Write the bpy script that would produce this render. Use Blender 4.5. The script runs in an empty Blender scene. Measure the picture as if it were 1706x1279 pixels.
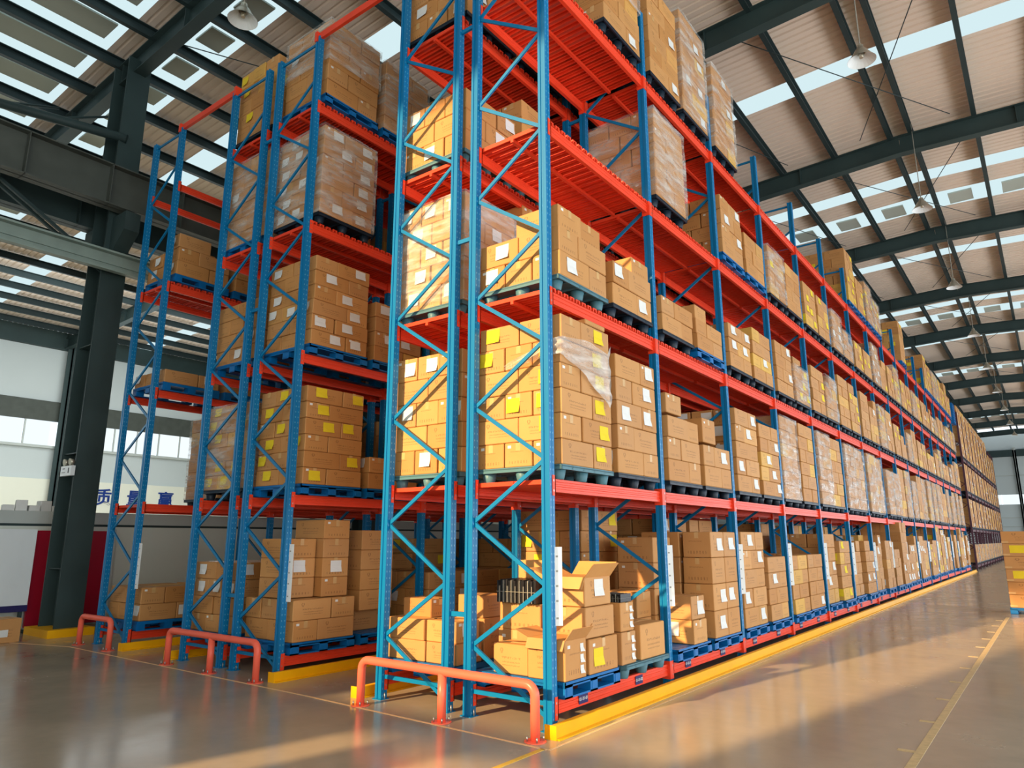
import bpy, bmesh, math, random
import numpy as np
from mathutils import Vector, Matrix
from mathutils.bvhtree import BVHTree
random.seed(7)
SC = bpy.context.scene
COL = SC.collection

# ------------------------------------------------------------------ camera, sky, sun, exposure
CAM = (4.002, -5.878, 1.75)
YAW, PITCH, FPX = 0.6485, 0.2179, 1170.4
cd = bpy.data.cameras.new('camera'); cam = bpy.data.objects.new('camera', cd); COL.objects.link(cam)
fw = Vector((-math.sin(YAW)*math.cos(PITCH), math.cos(YAW)*math.cos(PITCH), math.sin(PITCH)))
rt = fw.cross(Vector((0, 0, 1))).normalized(); up = rt.cross(fw)
cam.matrix_world = Matrix(((rt.x, up.x, -fw.x, CAM[0]), (rt.y, up.y, -fw.y, CAM[1]), (rt.z, up.z, -fw.z, CAM[2]), (0, 0, 0, 1)))
cd.sensor_width = 36; cd.lens = FPX/1706*36; cd.clip_end = 400; cd.clip_start = 0.05
SC.camera = cam
SC.view_settings.view_transform = 'Standard'; SC.view_settings.look = 'None'
SC.view_settings.gamma = 1; SC.view_settings.use_curve_mapping = False
SC.view_settings.exposure = 0.35
W = bpy.data.worlds.new('sky'); SC.world = W; W.use_nodes = True
W.node_tree.nodes['Background'].inputs[0].default_value = (0.80, 0.92, 1.0, 1)
W.node_tree.nodes['Background'].inputs[1].default_value = 1.35
sd = bpy.data.lights.new('sun', 'SUN'); sd.energy = 7.5; sd.angle = 0.02; sd.color = (1.0, 0.65, 0.32)
sun = bpy.data.objects.new('sun', sd); COL.objects.link(sun)
SUN = Vector((0.2, 1.0, -0.45)).normalized()
sun.rotation_euler = SUN.to_track_quat('-Z', 'Y').to_euler(); sun.location = (-5, -30, 10)
def area(name, loc, size, d, e, colr):
    l = bpy.data.lights.new(name, 'AREA'); l.shape = 'RECTANGLE'; l.size = size[0]; l.size_y = size[1]; l.energy = e; l.color = colr
    o = bpy.data.objects.new(name, l); COL.objects.link(o); o.location = loc
    o.rotation_euler = Vector(d).to_track_quat('-Z', 'Y').to_euler(); return o
area('aisle_fill', (5.0, -11.6, 4.2), (12, 7), (-0.15, 1, 0.0), 560, (1.0, 0.86, 0.66))  # added warm fill from behind the camera; no door stands here
area('left_front_fill', (-9.0, -11.6, 3.6), (8, 6), (0.1, 1, 0.05), 90, (1.0, 0.95, 0.9))  # added weak fill for the left racks, not a real door
area('right_side_fill', (15.5, 30, 3.0), (90, 5), (-1, 0, 0.35), 4600, (0.94, 0.96, 1.0))  # added fill tilted up to brighten roof and carton sides; no windows there
area('left_wall_fill', (-24, 6, 10.6), (12, 30), (-0.9, 0, -1), 3000, (0.95, 1.0, 1.0))  # added fill under the roof, aimed at the cream wall; not a skylight panel
area('left_windows_light', (-33.2, 12, 6.5), (50, 2.5), (1, 0, -0.1), 1300, (0.9, 0.97, 1.0))
SC.cycles.max_bounces = 7; SC.cycles.diffuse_bounces = 4; SC.cycles.glossy_bounces = 3
SC.cycles.transparent_max_bounces = 10; SC.cycles.transmission_bounces = 2
SC.cycles.sample_clamp_indirect = 4.0

# ------------------------------------------------------------------ materials
def lin(r, g, b):
    f = lambda c: (c/255/12.92) if c/255 <= 0.04045 else ((c/255+0.055)/1.055)**2.4
    return (f(r), f(g), f(b), 1)
class NT:
    def __init__(s, name):
        s.m = bpy.data.materials.new(name); s.m.use_nodes = True; s.t = s.m.node_tree
        s.b = s.t.nodes['Principled BSDF']; s.out = s.t.nodes['Material Output']
    def n(s, typ, ins=None, **kw):
        x = s.t.nodes.new(typ)
        for k, v in kw.items(): setattr(x, k, v)
        if ins:
            for k, v in ins.items():
                if hasattr(v, 'is_output'): s.t.links.new(v, x.inputs[k])
                else: x.inputs[k].default_value = v
        return x
    def math(s, op, a, b=0.0, c=0.0, clamp=False):
        x = s.n('ShaderNodeMath', {0: a, 1: b, 2: c}, operation=op); x.use_clamp = clamp; return x.outputs[0]
    def mix(s, f, a, b):
        x = s.n('ShaderNodeMix', data_type='RGBA')
        for k, v in ((0, f), (6, a), (7, b)):
            if hasattr(v, 'is_output'): s.t.links.new(v, x.inputs[k])
            else: x.inputs[k].default_value = v
        return x.outputs[2]
    def link(s, a, k): s.t.links.new(a, s.b.inputs[k])
    def set(s, **kw):
        for k, v in kw.items(): s.b.inputs[k.replace('_', ' ')].default_value = v
def painted(name, colr, rough=0.35, var=0.12, metal=0.0, scale=3.0, bump=0.0):
    s = NT(name); s.set(Roughness=rough, Metallic=metal); s.b.inputs['Specular IOR Level'].default_value = 0.3
    g = s.n('ShaderNodeNewGeometry'); nz = s.n('ShaderNodeTexNoise', {'Vector': g.outputs['Position'], 'Scale': scale, 'Detail': 4.0})
    d = tuple(c*(1-var*1.6) for c in colr[:3])+(1,); l = tuple(min(1, c*(1+var)) for c in colr[:3])+(1,)
    s.link(s.mix(nz.outputs[0], d, l), 'Base Color')
    if bump:
        n2 = s.n('ShaderNodeTexNoise', {'Vector': g.outputs['Position'], 'Scale': 40.0})
        b = s.n('ShaderNodeBump', {'Height': n2.outputs[0], 'Strength': bump, 'Distance': 0.01}); s.link(b.outputs[0], 'Normal')
    return s.m
M = {}
M['blue'] = painted('blue_paint', lin(0, 116, 168), 0.38)
M['orange'] = painted('orange_red_paint', lin(236, 70, 40), 0.4)
M['coral'] = painted('coral_barrier_paint', lin(242, 106, 82), 0.32)
M['yellow'] = painted('yellow_rail_paint', lin(246, 178, 8), 0.4)
M['maroon'] = painted('maroon_paint', lin(88, 42, 52), 0.45)
M['pblue'] = painted('blue_plastic', lin(0, 104, 172), 0.42)
M['pteal'] = painted('grey_teal_plastic', lin(78, 122, 134), 0.45)
M['pdark'] = painted('dark_navy_plastic', lin(28, 42, 56), 0.45)
M['steel'] = painted('dark_green_grey_steel', lin(50, 68, 68), 0.55, 0.25, scale=1.2)
M['steel2'] = painted('dark_purlin_steel', lin(40, 56, 58), 0.5, 0.2)
M['galv'] = painted('grey_green_channel', lin(140, 158, 150), 0.45, 0.15)
M['crane'] = painted('crane_girder_grey', lin(78, 84, 78), 0.6, 0.2)
M['paper'] = painted('white_paper', lin(222, 224, 221), 0.7, 0.05, scale=8)
M['ypaper'] = painted('yellow_paper', lin(230, 204, 40), 0.7, 0.05, scale=8)
M['tape'] = painted('brown_tape', lin(206, 166, 112), 0.22, 0.1, scale=10)
M['black'] = painted('black_goods', lin(34, 34, 36), 0.3, 0.4, scale=30)
M['wallw'] = painted('cream_painted_wall', lin(228, 230, 214), 0.8, 0.04, scale=0.4)
M['cladding'] = painted('grey_white_cladding', lin(196, 206, 206), 0.6, 0.06, scale=0.3)
M['partition'] = painted('grey_green_partition', lin(214, 222, 212), 0.35, 0.05, scale=0.4)
M['cap'] = painted('partition_cap_grey', lin(186, 194, 190), 0.5, 0.05)
M['red'] = painted('crimson_board', lin(170, 20, 48), 0.35, 0.08)
M['whiteb'] = painted('white_board', lin(226, 234, 236), 0.4, 0.04)
M['lamp'] = painted('aluminium_lamp', lin(190, 186, 170), 0.3, 0.1, 0.6)
M['cable'] = painted('pale_cable', lin(150, 150, 140), 0.6)
M['navy'] = painted('navy_label', lin(38, 34, 92), 0.5)
M['letter'] = painted('blue_lettering', lin(16, 52, 128), 0.5, 0.02)
M['ink'] = painted('dark_ink', lin(60, 60, 70), 0.6, 0.02)
M['line'] = painted('worn_cream_floor_paint', lin(232, 190, 140), 0.45, 0.2, scale=20)
M['cline'] = painted('worn_cream_centre_line', lin(206, 180, 132), 0.45, 0.25, scale=14)
M['yline'] = painted('worn_yellow_floor_paint', lin(230, 186, 70), 0.45, 0.2, scale=20)
M['bolt'] = painted('zinc_bolt', lin(170, 172, 170), 0.3, 0.1, 0.8)
# perforated post paint
s = NT('perforated_blue_post'); s.set(Roughness=0.36); s.b.inputs['Specular IOR Level'].default_value = 0.3
tc = s.n('ShaderNodeTexCoord'); sep = s.n('ShaderNodeSeparateXYZ', {0: tc.outputs['Object']})
zz = s.math('ABSOLUTE', s.math('SUBTRACT', s.math('FRACT', s.math('MULTIPLY', sep.outputs[2], 1/0.075)), 0.5))
zm = s.math('LESS_THAN', zz, 0.13)
ym = s.math('LESS_THAN', s.math('ABSOLUTE', s.math('SUBTRACT', s.math('ABSOLUTE', sep.outputs[1]), 0.022)), 0.0055)
gx = s.math('GREATER_THAN', s.math('ABSOLUTE', sep.outputs[0]), 0.045)
s.link(s.mix(s.math('MULTIPLY', s.math('MULTIPLY', zm, ym), gx), lin(0, 112, 166), lin(96, 160, 190)), 'Base Color')
M['post'] = s.m
s = NT('perforated_maroon_post'); s.set(Roughness=0.4); s.b.inputs['Base Color'].default_value = lin(84, 46, 60); M['mpost'] = s.m

# carton: UV (0..1) long face, (1..2) short face, (2..3) top/bottom
def carton_mat(name, use_attr):
    s = NT(name); s.set(Roughness=0.62); s.b.inputs['Specular IOR Level'].default_value = 0.35
    uv = s.n('ShaderNodeUVMap'); sp = s.n('ShaderNodeSeparateXYZ', {0: uv.outputs[0]}); U, V = sp.outputs[0], sp.outputs[1]
    if use_attr: rnd = s.n('ShaderNodeAttribute', attribute_name='tint').outputs['Fac']
    else: rnd = s.n('ShaderNodeObjectInfo').outputs['Random']
    cr = s.n('ShaderNodeValToRGB', {0: rnd}); e = cr.color_ramp
    e.elements[0].color = lin(186, 132, 74); e.elements[1].color = lin(212, 158, 94)
    x = e.elements.new(0.5); x.color = lin(198, 146, 86)
    x = e.elements.new(0.82); x.color = lin(190, 142, 90)
    if use_attr: x = e.elements.new(0.9); x.color = lin(222, 180, 78)
    base = cr.outputs[0]
    g = s.n('ShaderNodeNewGeometry')
    nz = s.n('ShaderNodeTexNoise', {'Vector': g.outputs['Position'], 'Scale': 5.0, 'Detail': 5.0})
    base = s.mix(s.math('MULTIPLY', nz.outputs[0], 0.45), base, lin(176, 118, 62))
    def rect(u0, u1, v0, v1):
        a = s.math('MULTIPLY', s.math('GREATER_THAN', U, u0), s.math('LESS_THAN', U, u1))
        b = s.math('MULTIPLY', s.math('GREATER_THAN', V, v0), s.math('LESS_THAN', V, v1))
        return s.math('MULTIPLY', a, b)
    def scribble(fu, fv, th, seed):
        c = s.n('ShaderNodeCombineXYZ', {0: s.math('MULTIPLY', U, fu), 1: s.math('MULTIPLY', V, fv), 2: s.math('MULTIPLY_ADD', rnd, 3.0, seed)})
        return s.math('GREATER_THAN', s.n('ShaderNodeTexNoise', {'Vector': c.outputs[0], 'Scale': 1.0, 'Detail': 1.0}).outputs[0], th)
    big, sml = scribble(44, 22, 0.50, 0.0), scribble(70, 60, 0.48, 5.0)
    def add(a, b): return s.math('MAXIMUM', a, b)
    ink = s.math('MULTIPLY', rect(0.24, 0.80, 0.50, 0.575), big)
    ink = add(ink, s.math('MULTIPLY', rect(0.26, 0.78, 0.36, 0.41), sml))
    ink = add(ink, s.math('MULTIPLY', rect(0.26, 0.78, 0.25, 0.29), sml))
    du = s.math('MULTIPLY', s.math('SUBTRACT', U, 0.24), 1.9); dv = s.math('SUBTRACT', V, 0.80)
    r = s.math('SQRT', s.math('ADD', s.math('MULTIPLY', du, du), s.math('MULTIPLY', dv, dv)))
    ring = s.math('MULTIPLY', s.math('LESS_THAN', r, 0.085), s.math('GREATER_THAN', r, 0.04))
    ring = s.math('MULTIPLY', ring, s.math('GREATER_THAN', s.math('ABSOLUTE', du), 0.015))
    foot = rect(0.215, 0.265, 0.68, 0.715)
    ink = add(ink, add(ring, foot))
    # short face: row of handling icons and small text
    fr = s.math('FRACT', s.math('MULTIPLY', U, 9.0))
    ic = s.math('MULTIPLY', s.math('MULTIPLY', rect(1.16, 1.84, 0.12, 0.24), s.math('MULTIPLY', s.math('GREATER_THAN', fr, 0.3), s.math('LESS_THAN', fr, 0.72))), scribble(60, 40, 0.42, 9.0))
    ink = add(ink, ic); ink = add(ink, s.math('MULTIPLY', rect(1.2, 1.7, 0.62, 0.66), sml))
    colr = s.mix(s.math('MULTIPLY', ink, 0.45), base, lin(84, 52, 32))
    s.link(colr, 'Base Color')
    c = s.n('ShaderNodeCombineXYZ', {0: s.math('MULTIPLY', U, 90.0), 1: V, 2: rnd})
    wv = s.n('ShaderNodeTexNoise', {'Vector': c.outputs[0], 'Scale': 1.0})
    n2 = s.n('ShaderNodeTexNoise', {'Vector': g.outputs['Position'], 'Scale': 9.0, 'Detail': 2.0})
    h = s.math('MULTIPLY_ADD', wv.outputs[0], 0.15, n2.outputs[0])
    b = s.n('ShaderNodeBump', {'Height': h, 'Strength': 0.25, 'Distance': 0.012}); s.link(b.outputs[0], 'Normal')
    return s.m
M['carton'] = carton_mat('printed_brown_cardboard', False)
M['cartons'] = carton_mat('printed_brown_cardboard_stock', True)
# stretch film
s = NT('clear_stretch_film')
g = s.n('ShaderNodeNewGeometry'); mp = s.n('ShaderNodeMapping', {'Vector': g.outputs['Position'], 'Scale': (1.6, 1.6, 7.0), 'Rotation': (0.3, 0.2, 0)})
nz = s.n('ShaderNodeTexNoise', {'Vector': mp.outputs[0], 'Scale': 1.2, 'Detail': 3.5, 'Roughness': 0.55})
cr = s.n('ShaderNodeValToRGB', {0: nz.outputs[0]}); cr.color_ramp.elements[0].position = 0.42; cr.color_ramp.elements[1].position = 0.75
cr.color_ramp.elements[0].color = (0.10, 0.10, 0.10, 1); cr.color_ramp.elements[1].color = (0.66, 0.66, 0.66, 1)
tr = s.n('ShaderNodeBsdfTransparent'); s.set(Roughness=0.18); s.b.inputs['Base Color'].default_value = (0.78, 0.78, 0.74, 1)
b = s.n('ShaderNodeBump', {'Height': nz.outputs[0], 'Strength': 0.8, 'Distance': 0.03}); s.link(b.outputs[0], 'Normal')
mx = s.n('ShaderNodeMixShader', {0: cr.outputs[0], 1: tr.outputs[0], 2: s.b.outputs[0]}); s.t.links.new(mx.outputs[0], s.out.inputs[0]); M['film'] = s.m
M['film2'] = s.m.copy(); M['film2'].name = 'bunched_stretch_film'
for nd in M['film2'].node_tree.nodes:
    if nd.type == 'VALTORGB': nd.color_ramp.elements[0].color = (0.25, 0.25, 0.25, 1); nd.color_ramp.elements[1].color = (0.8, 0.8, 0.8, 1)
# floor
s = NT('polished_concrete'); g = s.n('ShaderNodeNewGeometry')
n1 = s.n('ShaderNodeTexNoise', {'Vector': g.outputs['Position'], 'Scale': 0.7, 'Detail': 8.0, 'Roughness': 0.6})
n2 = s.n('ShaderNodeTexNoise', {'Vector': g.outputs['Position'], 'Scale': 6.0, 'Detail': 6.0})
a = s.mix(n1.outputs[0], lin(142, 132, 116), lin(182, 166, 142)); a = s.mix(s.math('MULTIPLY', n2.outputs[0], 0.35), a, lin(134, 124, 106))
s.link(a, 'Base Color')
rr = s.n('ShaderNodeMapRange', {0: n1.outputs[0], 1: 0.3, 2: 0.7, 3: 0.12, 4: 0.30}); s.link(rr.outputs[0], 'Roughness')
b = s.n('ShaderNodeBump', {'Height': n2.outputs[0], 'Strength': 0.08, 'Distance': 0.01}); s.link(b.outputs[0], 'Normal')
s.b.inputs['Specular IOR Level'].default_value = 0.5; M['floor'] = s.m
M['roof'] = painted('tan_grey_roof_sheet', lin(226, 210, 194), 0.55, 0.05, scale=0.4)
def emit(name, colr, e):
    s = NT(name); em = s.n('ShaderNodeEmission', {0: colr, 1: e}); s.t.links.new(em.outputs[0], s.out.inputs[0]); return s.m
M['sky'] = emit('backlit_skylight', (0.66, 0.84, 0.88, 1), 0.80)
M['ventc'] = painted('dim_roof_patch', lin(176, 186, 178), 0.6, 0.1, scale=0.8)
M['win'] = emit('daylit_window_pane', (0.86, 0.96, 1.0, 1), 0.85)

# ------------------------------------------------------------------ mesh helpers
class MB:
    def __init__(s): s.v = []; s.f = []; s.mi = []; s.mats = []; s.sm = []; s.uv = {}; s.tint = []
    def mat(s, k):
        if k not in s.mats: s.mats.append(k)
        return s.mats.index(k)
    def face(s, pts, k, smooth=False, uv=None, tint=0.5):
        n = len(s.v); s.v += [tuple(p) for p in pts]
        if uv: s.uv[len(s.f)] = uv
        s.f.append(tuple(range(n, n+len(pts)))); s.mi.append(s.mat(k)); s.sm.append(smooth); s.tint.append(tint)
    def box(s, x0, x1, y0, y1, z0, z1, k, tf=None, tint=0.5):
        c = [(x0, y0, z0), (x1, y0, z0), (x1, y1, z0), (x0, y1, z0), (x0, y0, z1), (x1, y0, z1), (x1, y1, z1), (x0, y1, z1)]
        if tf: c = [tf(p) for p in c]
        n = len(s.v); s.v += c; i = s.mat(k)
        for q in ((0, 3, 2, 1), (4, 5, 6, 7), (0, 1, 5, 4), (1, 2, 6, 5), (2, 3, 7, 6), (3, 0, 4, 7)):
            s.f.append(tuple(n+a for a in q)); s.mi.append(i); s.sm.append(False); s.tint.append(tint)
    def bar(s, p, q, w, h, k, upv=(0, 0, 1)):
        p, q = Vector(p), Vector(q); d = (q-p).normalized(); u = Vector(upv)
        if abs(d.dot(u)) > 0.99: u = Vector((0, 1, 0))
        sx = d.cross(u).normalized(); uz = sx.cross(d)
        c = []
        for e in (p, q):
            for a, b in ((-1, -1), (1, -1), (1, 1), (-1, 1)): c.append(tuple(e+sx*a*w/2+uz*b*h/2))
        n = len(s.v); s.v += c; i = s.mat(k)
        for f in ((0, 1, 2, 3), (7, 6, 5, 4), (0, 4, 5, 1), (1, 5, 6, 2), (2, 6, 7, 3), (3, 7, 4, 0)):
            s.f.append(tuple(n+a for a in f)); s.mi.append(i); s.sm.append(False); s.tint.append(0.5)
    def prism(s, prof, axis, a, b, k):
        # prof: list of 2D points; axis 'x','y','z' extrusion from a to b
        def P(u, v, t): return {'x': (t, u, v), 'y': (u, t, v), 'z': (u, v, t)}[axis]
        n = len(s.v); m = len(prof); s.v += [P(u, v, a) for u, v in prof]+[P(u, v, b) for u, v in prof]; i = s.mat(k)
        for j in range(m):
            s.f.append((n+j, n+(j+1) % m, n+m+(j+1) % m, n+m+j)); s.mi.append(i); s.sm.append(False); s.tint.append(0.5)
        s.f.append(tuple(n+j for j in reversed(range(m)))); s.mi.append(i); s.sm.append(False); s.tint.append(0.5)
        s.f.append(tuple(n+m+j for j in range(m))); s.mi.append(i); s.sm.append(False); s.tint.append(0.5)
    def tube(s, pts, r, k, seg=10, caps=True):
        pts = [Vector(p) for p in pts]; n0 = len(s.v); i = s.mat(k); m = len(pts)
        d0 = (pts[1]-pts[0]).normalized(); ref = Vector((0, 0, 1)) if abs(d0.z) < 0.9 else Vector((1, 0, 0))
        a = d0.cross(ref).normalized()
        rr = r if isinstance(r, (list, tuple)) else [r]*m
        for j, p in enumerate(pts):
            d = (pts[min(j+1, m-1)]-pts[max(j-1, 0)]).normalized(); a = (a-d*a.dot(d)).normalized(); b = d.cross(a)
            for t in range(seg):
                an = 2*math.pi*t/seg; s.v.append(tuple(p+(a*math.cos(an)+b*math.sin(an))*rr[j]))
        for j in range(m-1):
            for t in range(seg):
                t2 = (t+1) % seg
                s.f.append((n0+j*seg+t, n0+j*seg+t2, n0+(j+1)*seg+t2, n0+(j+1)*seg+t)); s.mi.append(i); s.sm.append(True); s.tint.append(0.5)
        if caps:
            for base, rv in ((n0, True), (n0+(m-1)*seg, False)):
                q = [base+t for t in range(seg)]
                s.f.append(tuple(reversed(q) if rv else q)); s.mi.append(i); s.sm.append(False); s.tint.append(0.5)
    def carton(s, cx, cy, z, dx, dy, dz, rot, k, tint=0.5, bev=True, tape='tape', lean=(0, 0)):
        ca, sa = math.cos(rot), math.sin(rot)
        def T(p):
            x, y, zz = p; x += lean[0]*zz; y += lean[1]*zz
            return (cx+x*ca-y*sa, cy+x*sa+y*ca, z+zz)
        hx, hy = dx/2, dy/2; b = 0.008 if bev else 0.0
        lx, ly = (0 if dx >= dy else 1), (0 if dy > dx else 1)     # u offset of the faces whose width is dx / dy
        def F(c, uo):
            us = [(uo+0, 0), (uo+1, 0), (uo+1, 1), (uo, 1)]; s.face([T(p) for p in c], k, False, us, tint)
        F([(-hx+b, -hy, b), (hx-b, -hy, b), (hx-b, -hy, dz-b), (-hx+b, -hy, dz-b)], lx)
        F([(hx-b, hy, b), (-hx+b, hy, b), (-hx+b, hy, dz-b), (hx-b, hy, dz-b)], lx)
        F([(hx, -hy+b, b), (hx, hy-b, b), (hx, hy-b, dz-b), (hx, -hy+b, dz-b)], ly)
        F([(-hx, hy-b, b), (-hx, -hy+b, b), (-hx, -hy+b, dz-b), (-hx, hy-b, dz-b)], ly)
        F([(-hx+b, -hy+b, dz), (hx-b, -hy+b, dz), (hx-b, hy-b, dz), (-hx+b, hy-b, dz)], 2)
        F([(-hx+b, hy-b, 0), (hx-b, hy-b, 0), (hx-b, -hy+b, 0), (-hx+b, -hy+b, 0)], 2)
        if bev:
            def Q(*c): s.face([T(p) for p in c], k, False, [(2, 0), (2.1, 0), (2.1, .1), (2, .1)][:len(c)], tint)
            for sx, sy in ((-1, -1), (1, -1), (1, 1), (-1, 1)):
                A = (sx*hx, sy*(hy-b)); B = (sx*(hx-b), sy*hy)
                if sx*sy > 0: A, B = B, A
                Q((*B, b), (*A, b), (*A, dz-b), (*B, dz-b))
            for zz, zi in ((dz, dz-b), (0, b)):
                fl = zz == dz
                for (p, q, r, t) in (((-hx+b, -hy, zi), (hx-b, -hy, zi), (hx-b, -hy+b, zz), (-hx+b, -hy+b, zz)),
                                     ((hx, -hy+b, zi), (hx, hy-b, zi), (hx-b, hy-b, zz), (hx-b, -hy+b, zz)),
                                     ((hx-b, hy, zi), (-hx+b, hy, zi), (-hx+b, hy-b, zz), (hx-b, hy-b, zz)),
                                     ((-hx, hy-b, zi), (-hx, -hy+b, zi), (-hx+b, -hy+b, zz), (-hx+b, hy-b, zz))):
                    Q(*((p, q, r, t) if fl else (t, r, q, p)))
                for sx, sy in ((-1, -1), (1, -1), (1, 1), (-1, 1)):
                    t3 = [(sx*hx, sy*(hy-b), zi), (sx*(hx-b), sy*hy, zi), (sx*(hx-b), sy*(hy-b), zz)]
                    if (sx*sy < 0) == fl: t3.reverse()
                    Q(*t3[::-1])
        if tape:
            s.tape(T, dx, dy, dz, tape)
    def tape(s, T, dx, dy, dz, k):
        hx, hy = dx/2, dy/2; w = 0.03; o = 0.0015; d = min(0.09, dz*0.35)
        if dx >= dy:
            s.box(-hx-o, hx+o, -w, w, dz-0.004, dz+o, k, T)
            for sx in (-1, 1): s.box(min(sx*(hx-0.004), sx*(hx+o)), max(sx*(hx-0.004), sx*(hx+o)), -w, w, dz-d, dz+o, k, T)
        else:
            s.box(-w, w, -hy-o, hy+o, dz-0.004, dz+o, k, T)
            for sy in (-1, 1): s.box(-w, w, min(sy*(hy-0.004), sy*(hy+o)), max(sy*(hy-0.004), sy*(hy+o)), dz-d, dz+o, k, T)
    def mesh(s, name):
        me = bpy.data.meshes.new(name); me.from_pydata(s.v, [], s.f)
        for k in s.mats: me.materials.append(M[k])
        me.polygons.foreach_set('material_index', s.mi)
        me.polygons.foreach_set('use_smooth', s.sm)
        if s.uv:
            L = me.uv_layers.new(name='UVMap'); arr = np.zeros(len(me.loops)*2, np.float32)
            ls = np.zeros(len(me.polygons), np.int32); me.polygons.foreach_get('loop_start', ls)
            for fi, us in s.uv.items():
                a = ls[fi]*2
                for j, (u, v) in enumerate(us): arr[a+2*j] = u; arr[a+2*j+1] = v
            L.data.foreach_set('uv', arr)
            at = me.attributes.new('tint', 'FLOAT', 'FACE'); at.data.foreach_set('value', np.array(s.tint, np.float32))
        me.update(); return me
def link(name, me, parent=None, loc=None, rotz=0, **props):
    o = bpy.data.objects.new(name, me); COL.objects.link(o)
    if parent: o.parent = parent
    if loc: o.location = loc
    if rotz: o.rotation_euler.z = rotz
    for k, v in props.items(): o[k] = v
    return o
def thing(name, label, cat, loc=(0, 0, 0), group=None, me=None, rotz=0):
    o = link(name, me, None, loc, rotz); o['label'] = label; o['category'] = cat
    if group: o['group'] = group
    return o
CACHE = {}
def cached(key, fn):
    if key not in CACHE:
        m = MB(); fn(m); CACHE[key] = m.mesh(key if isinstance(key, str) else '_'.join(str(a) for a in key))
    return CACHE[key]
def structure(name, me=None, parent=None, loc=None):
    o = link(name, me, parent, loc)
    if parent is None: o['kind'] = 'structure'
    return o
def text_mesh(txt, size, k, depth=0.004):
    cu = bpy.data.curves.new('txt', 'FONT'); cu.body = txt; cu.size = size; cu.extrude = depth; cu.offset = 0.018*size if depth > 0.01 else 0.0; cu.align_x = 'CENTER'; cu.align_y = 'CENTER'
    to = bpy.data.objects.new('txt', cu); COL.objects.link(to)
    dg = bpy.context.evaluated_depsgraph_get(); me = bpy.data.meshes.new_from_object(to.evaluated_get(dg))
    bpy.data.objects.remove(to); bpy.data.curves.remove(cu)
    me.materials.clear(); me.materials.append(M[k]); return me

# ------------------------------------------------------------------ building shell
BAY = 2.5587; PB = 7.5; RX = 1.90; ZR = 13.2; PITCHR = 0.04; XL = -34.0; WS = 38/32; XRT = 16.0; YF = 84.0; YB = -12.0
def zroof(x): return ZR-PITCHR*abs(x-RX)
m = MB(); m.box(XL-0.2, 30, YB-18, YF+0.2, -0.12, 0.0, 'floor'); structure('floor', m.mesh('floor'))
ceil = structure('ceiling')
# rafters (I sections), one object per side and frame
NR = range(-1, 12)
RY = [0.1+PB*k for k in NR]
def ibeam(m, p, q, h, w, k, t=0.02):
    m.bar(p, q, t, h, k)
    o = Vector((0, 0, h/2))
    m.bar(Vector(p)+o, Vector(q)+o, w, t, k); m.bar(Vector(p)-o, Vector(q)-o, w, t, k)
def raft(m, sgn, L):
    a = Vector((0, 0, -0.40)); b = Vector((sgn*L, 0, -0.40-PITCHR*L)); ibeam(m, a, b, 0.52, 0.26, 'steel')
    for i in range(1, int(L/2.7)):
        x = sgn*2.7*i; z = -0.40-PITCHR*abs(x); m.box(x-0.01, x+0.01, -0.1, 0.1, z-0.25, z+0.25, 'steel')
for y in RY:
    link('roof_rafter', cached('rafter_left', lambda m: raft(m, -1, RX-XL)), ceil, (RX, y, ZR-0.16))
    link('roof_rafter', cached('rafter_right', lambda m: raft(m, 1, XRT-RX)), ceil, (RX, y, ZR-0.16))
# purlins (C sections along the hall)
def purlin(m):
    m.box(-0.012, 0.012, RY[0], YF, -0.26, 0, 'steel2'); m.box(-0.012, 0.10, RY[0], YF, -0.02, 0, 'steel2'); m.box(-0.012, 0.10, RY[0], YF, -0.26, -0.24, 'steel2')
for sg in (-1, 1):
    for i in range(25):
        x = RX+sg*(0.26+1.5*i)
        if XL < x < XRT: link('roof_purlin', cached('purlin', purlin), ceil, (x, 0, zroof(x)-0.05))
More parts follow.
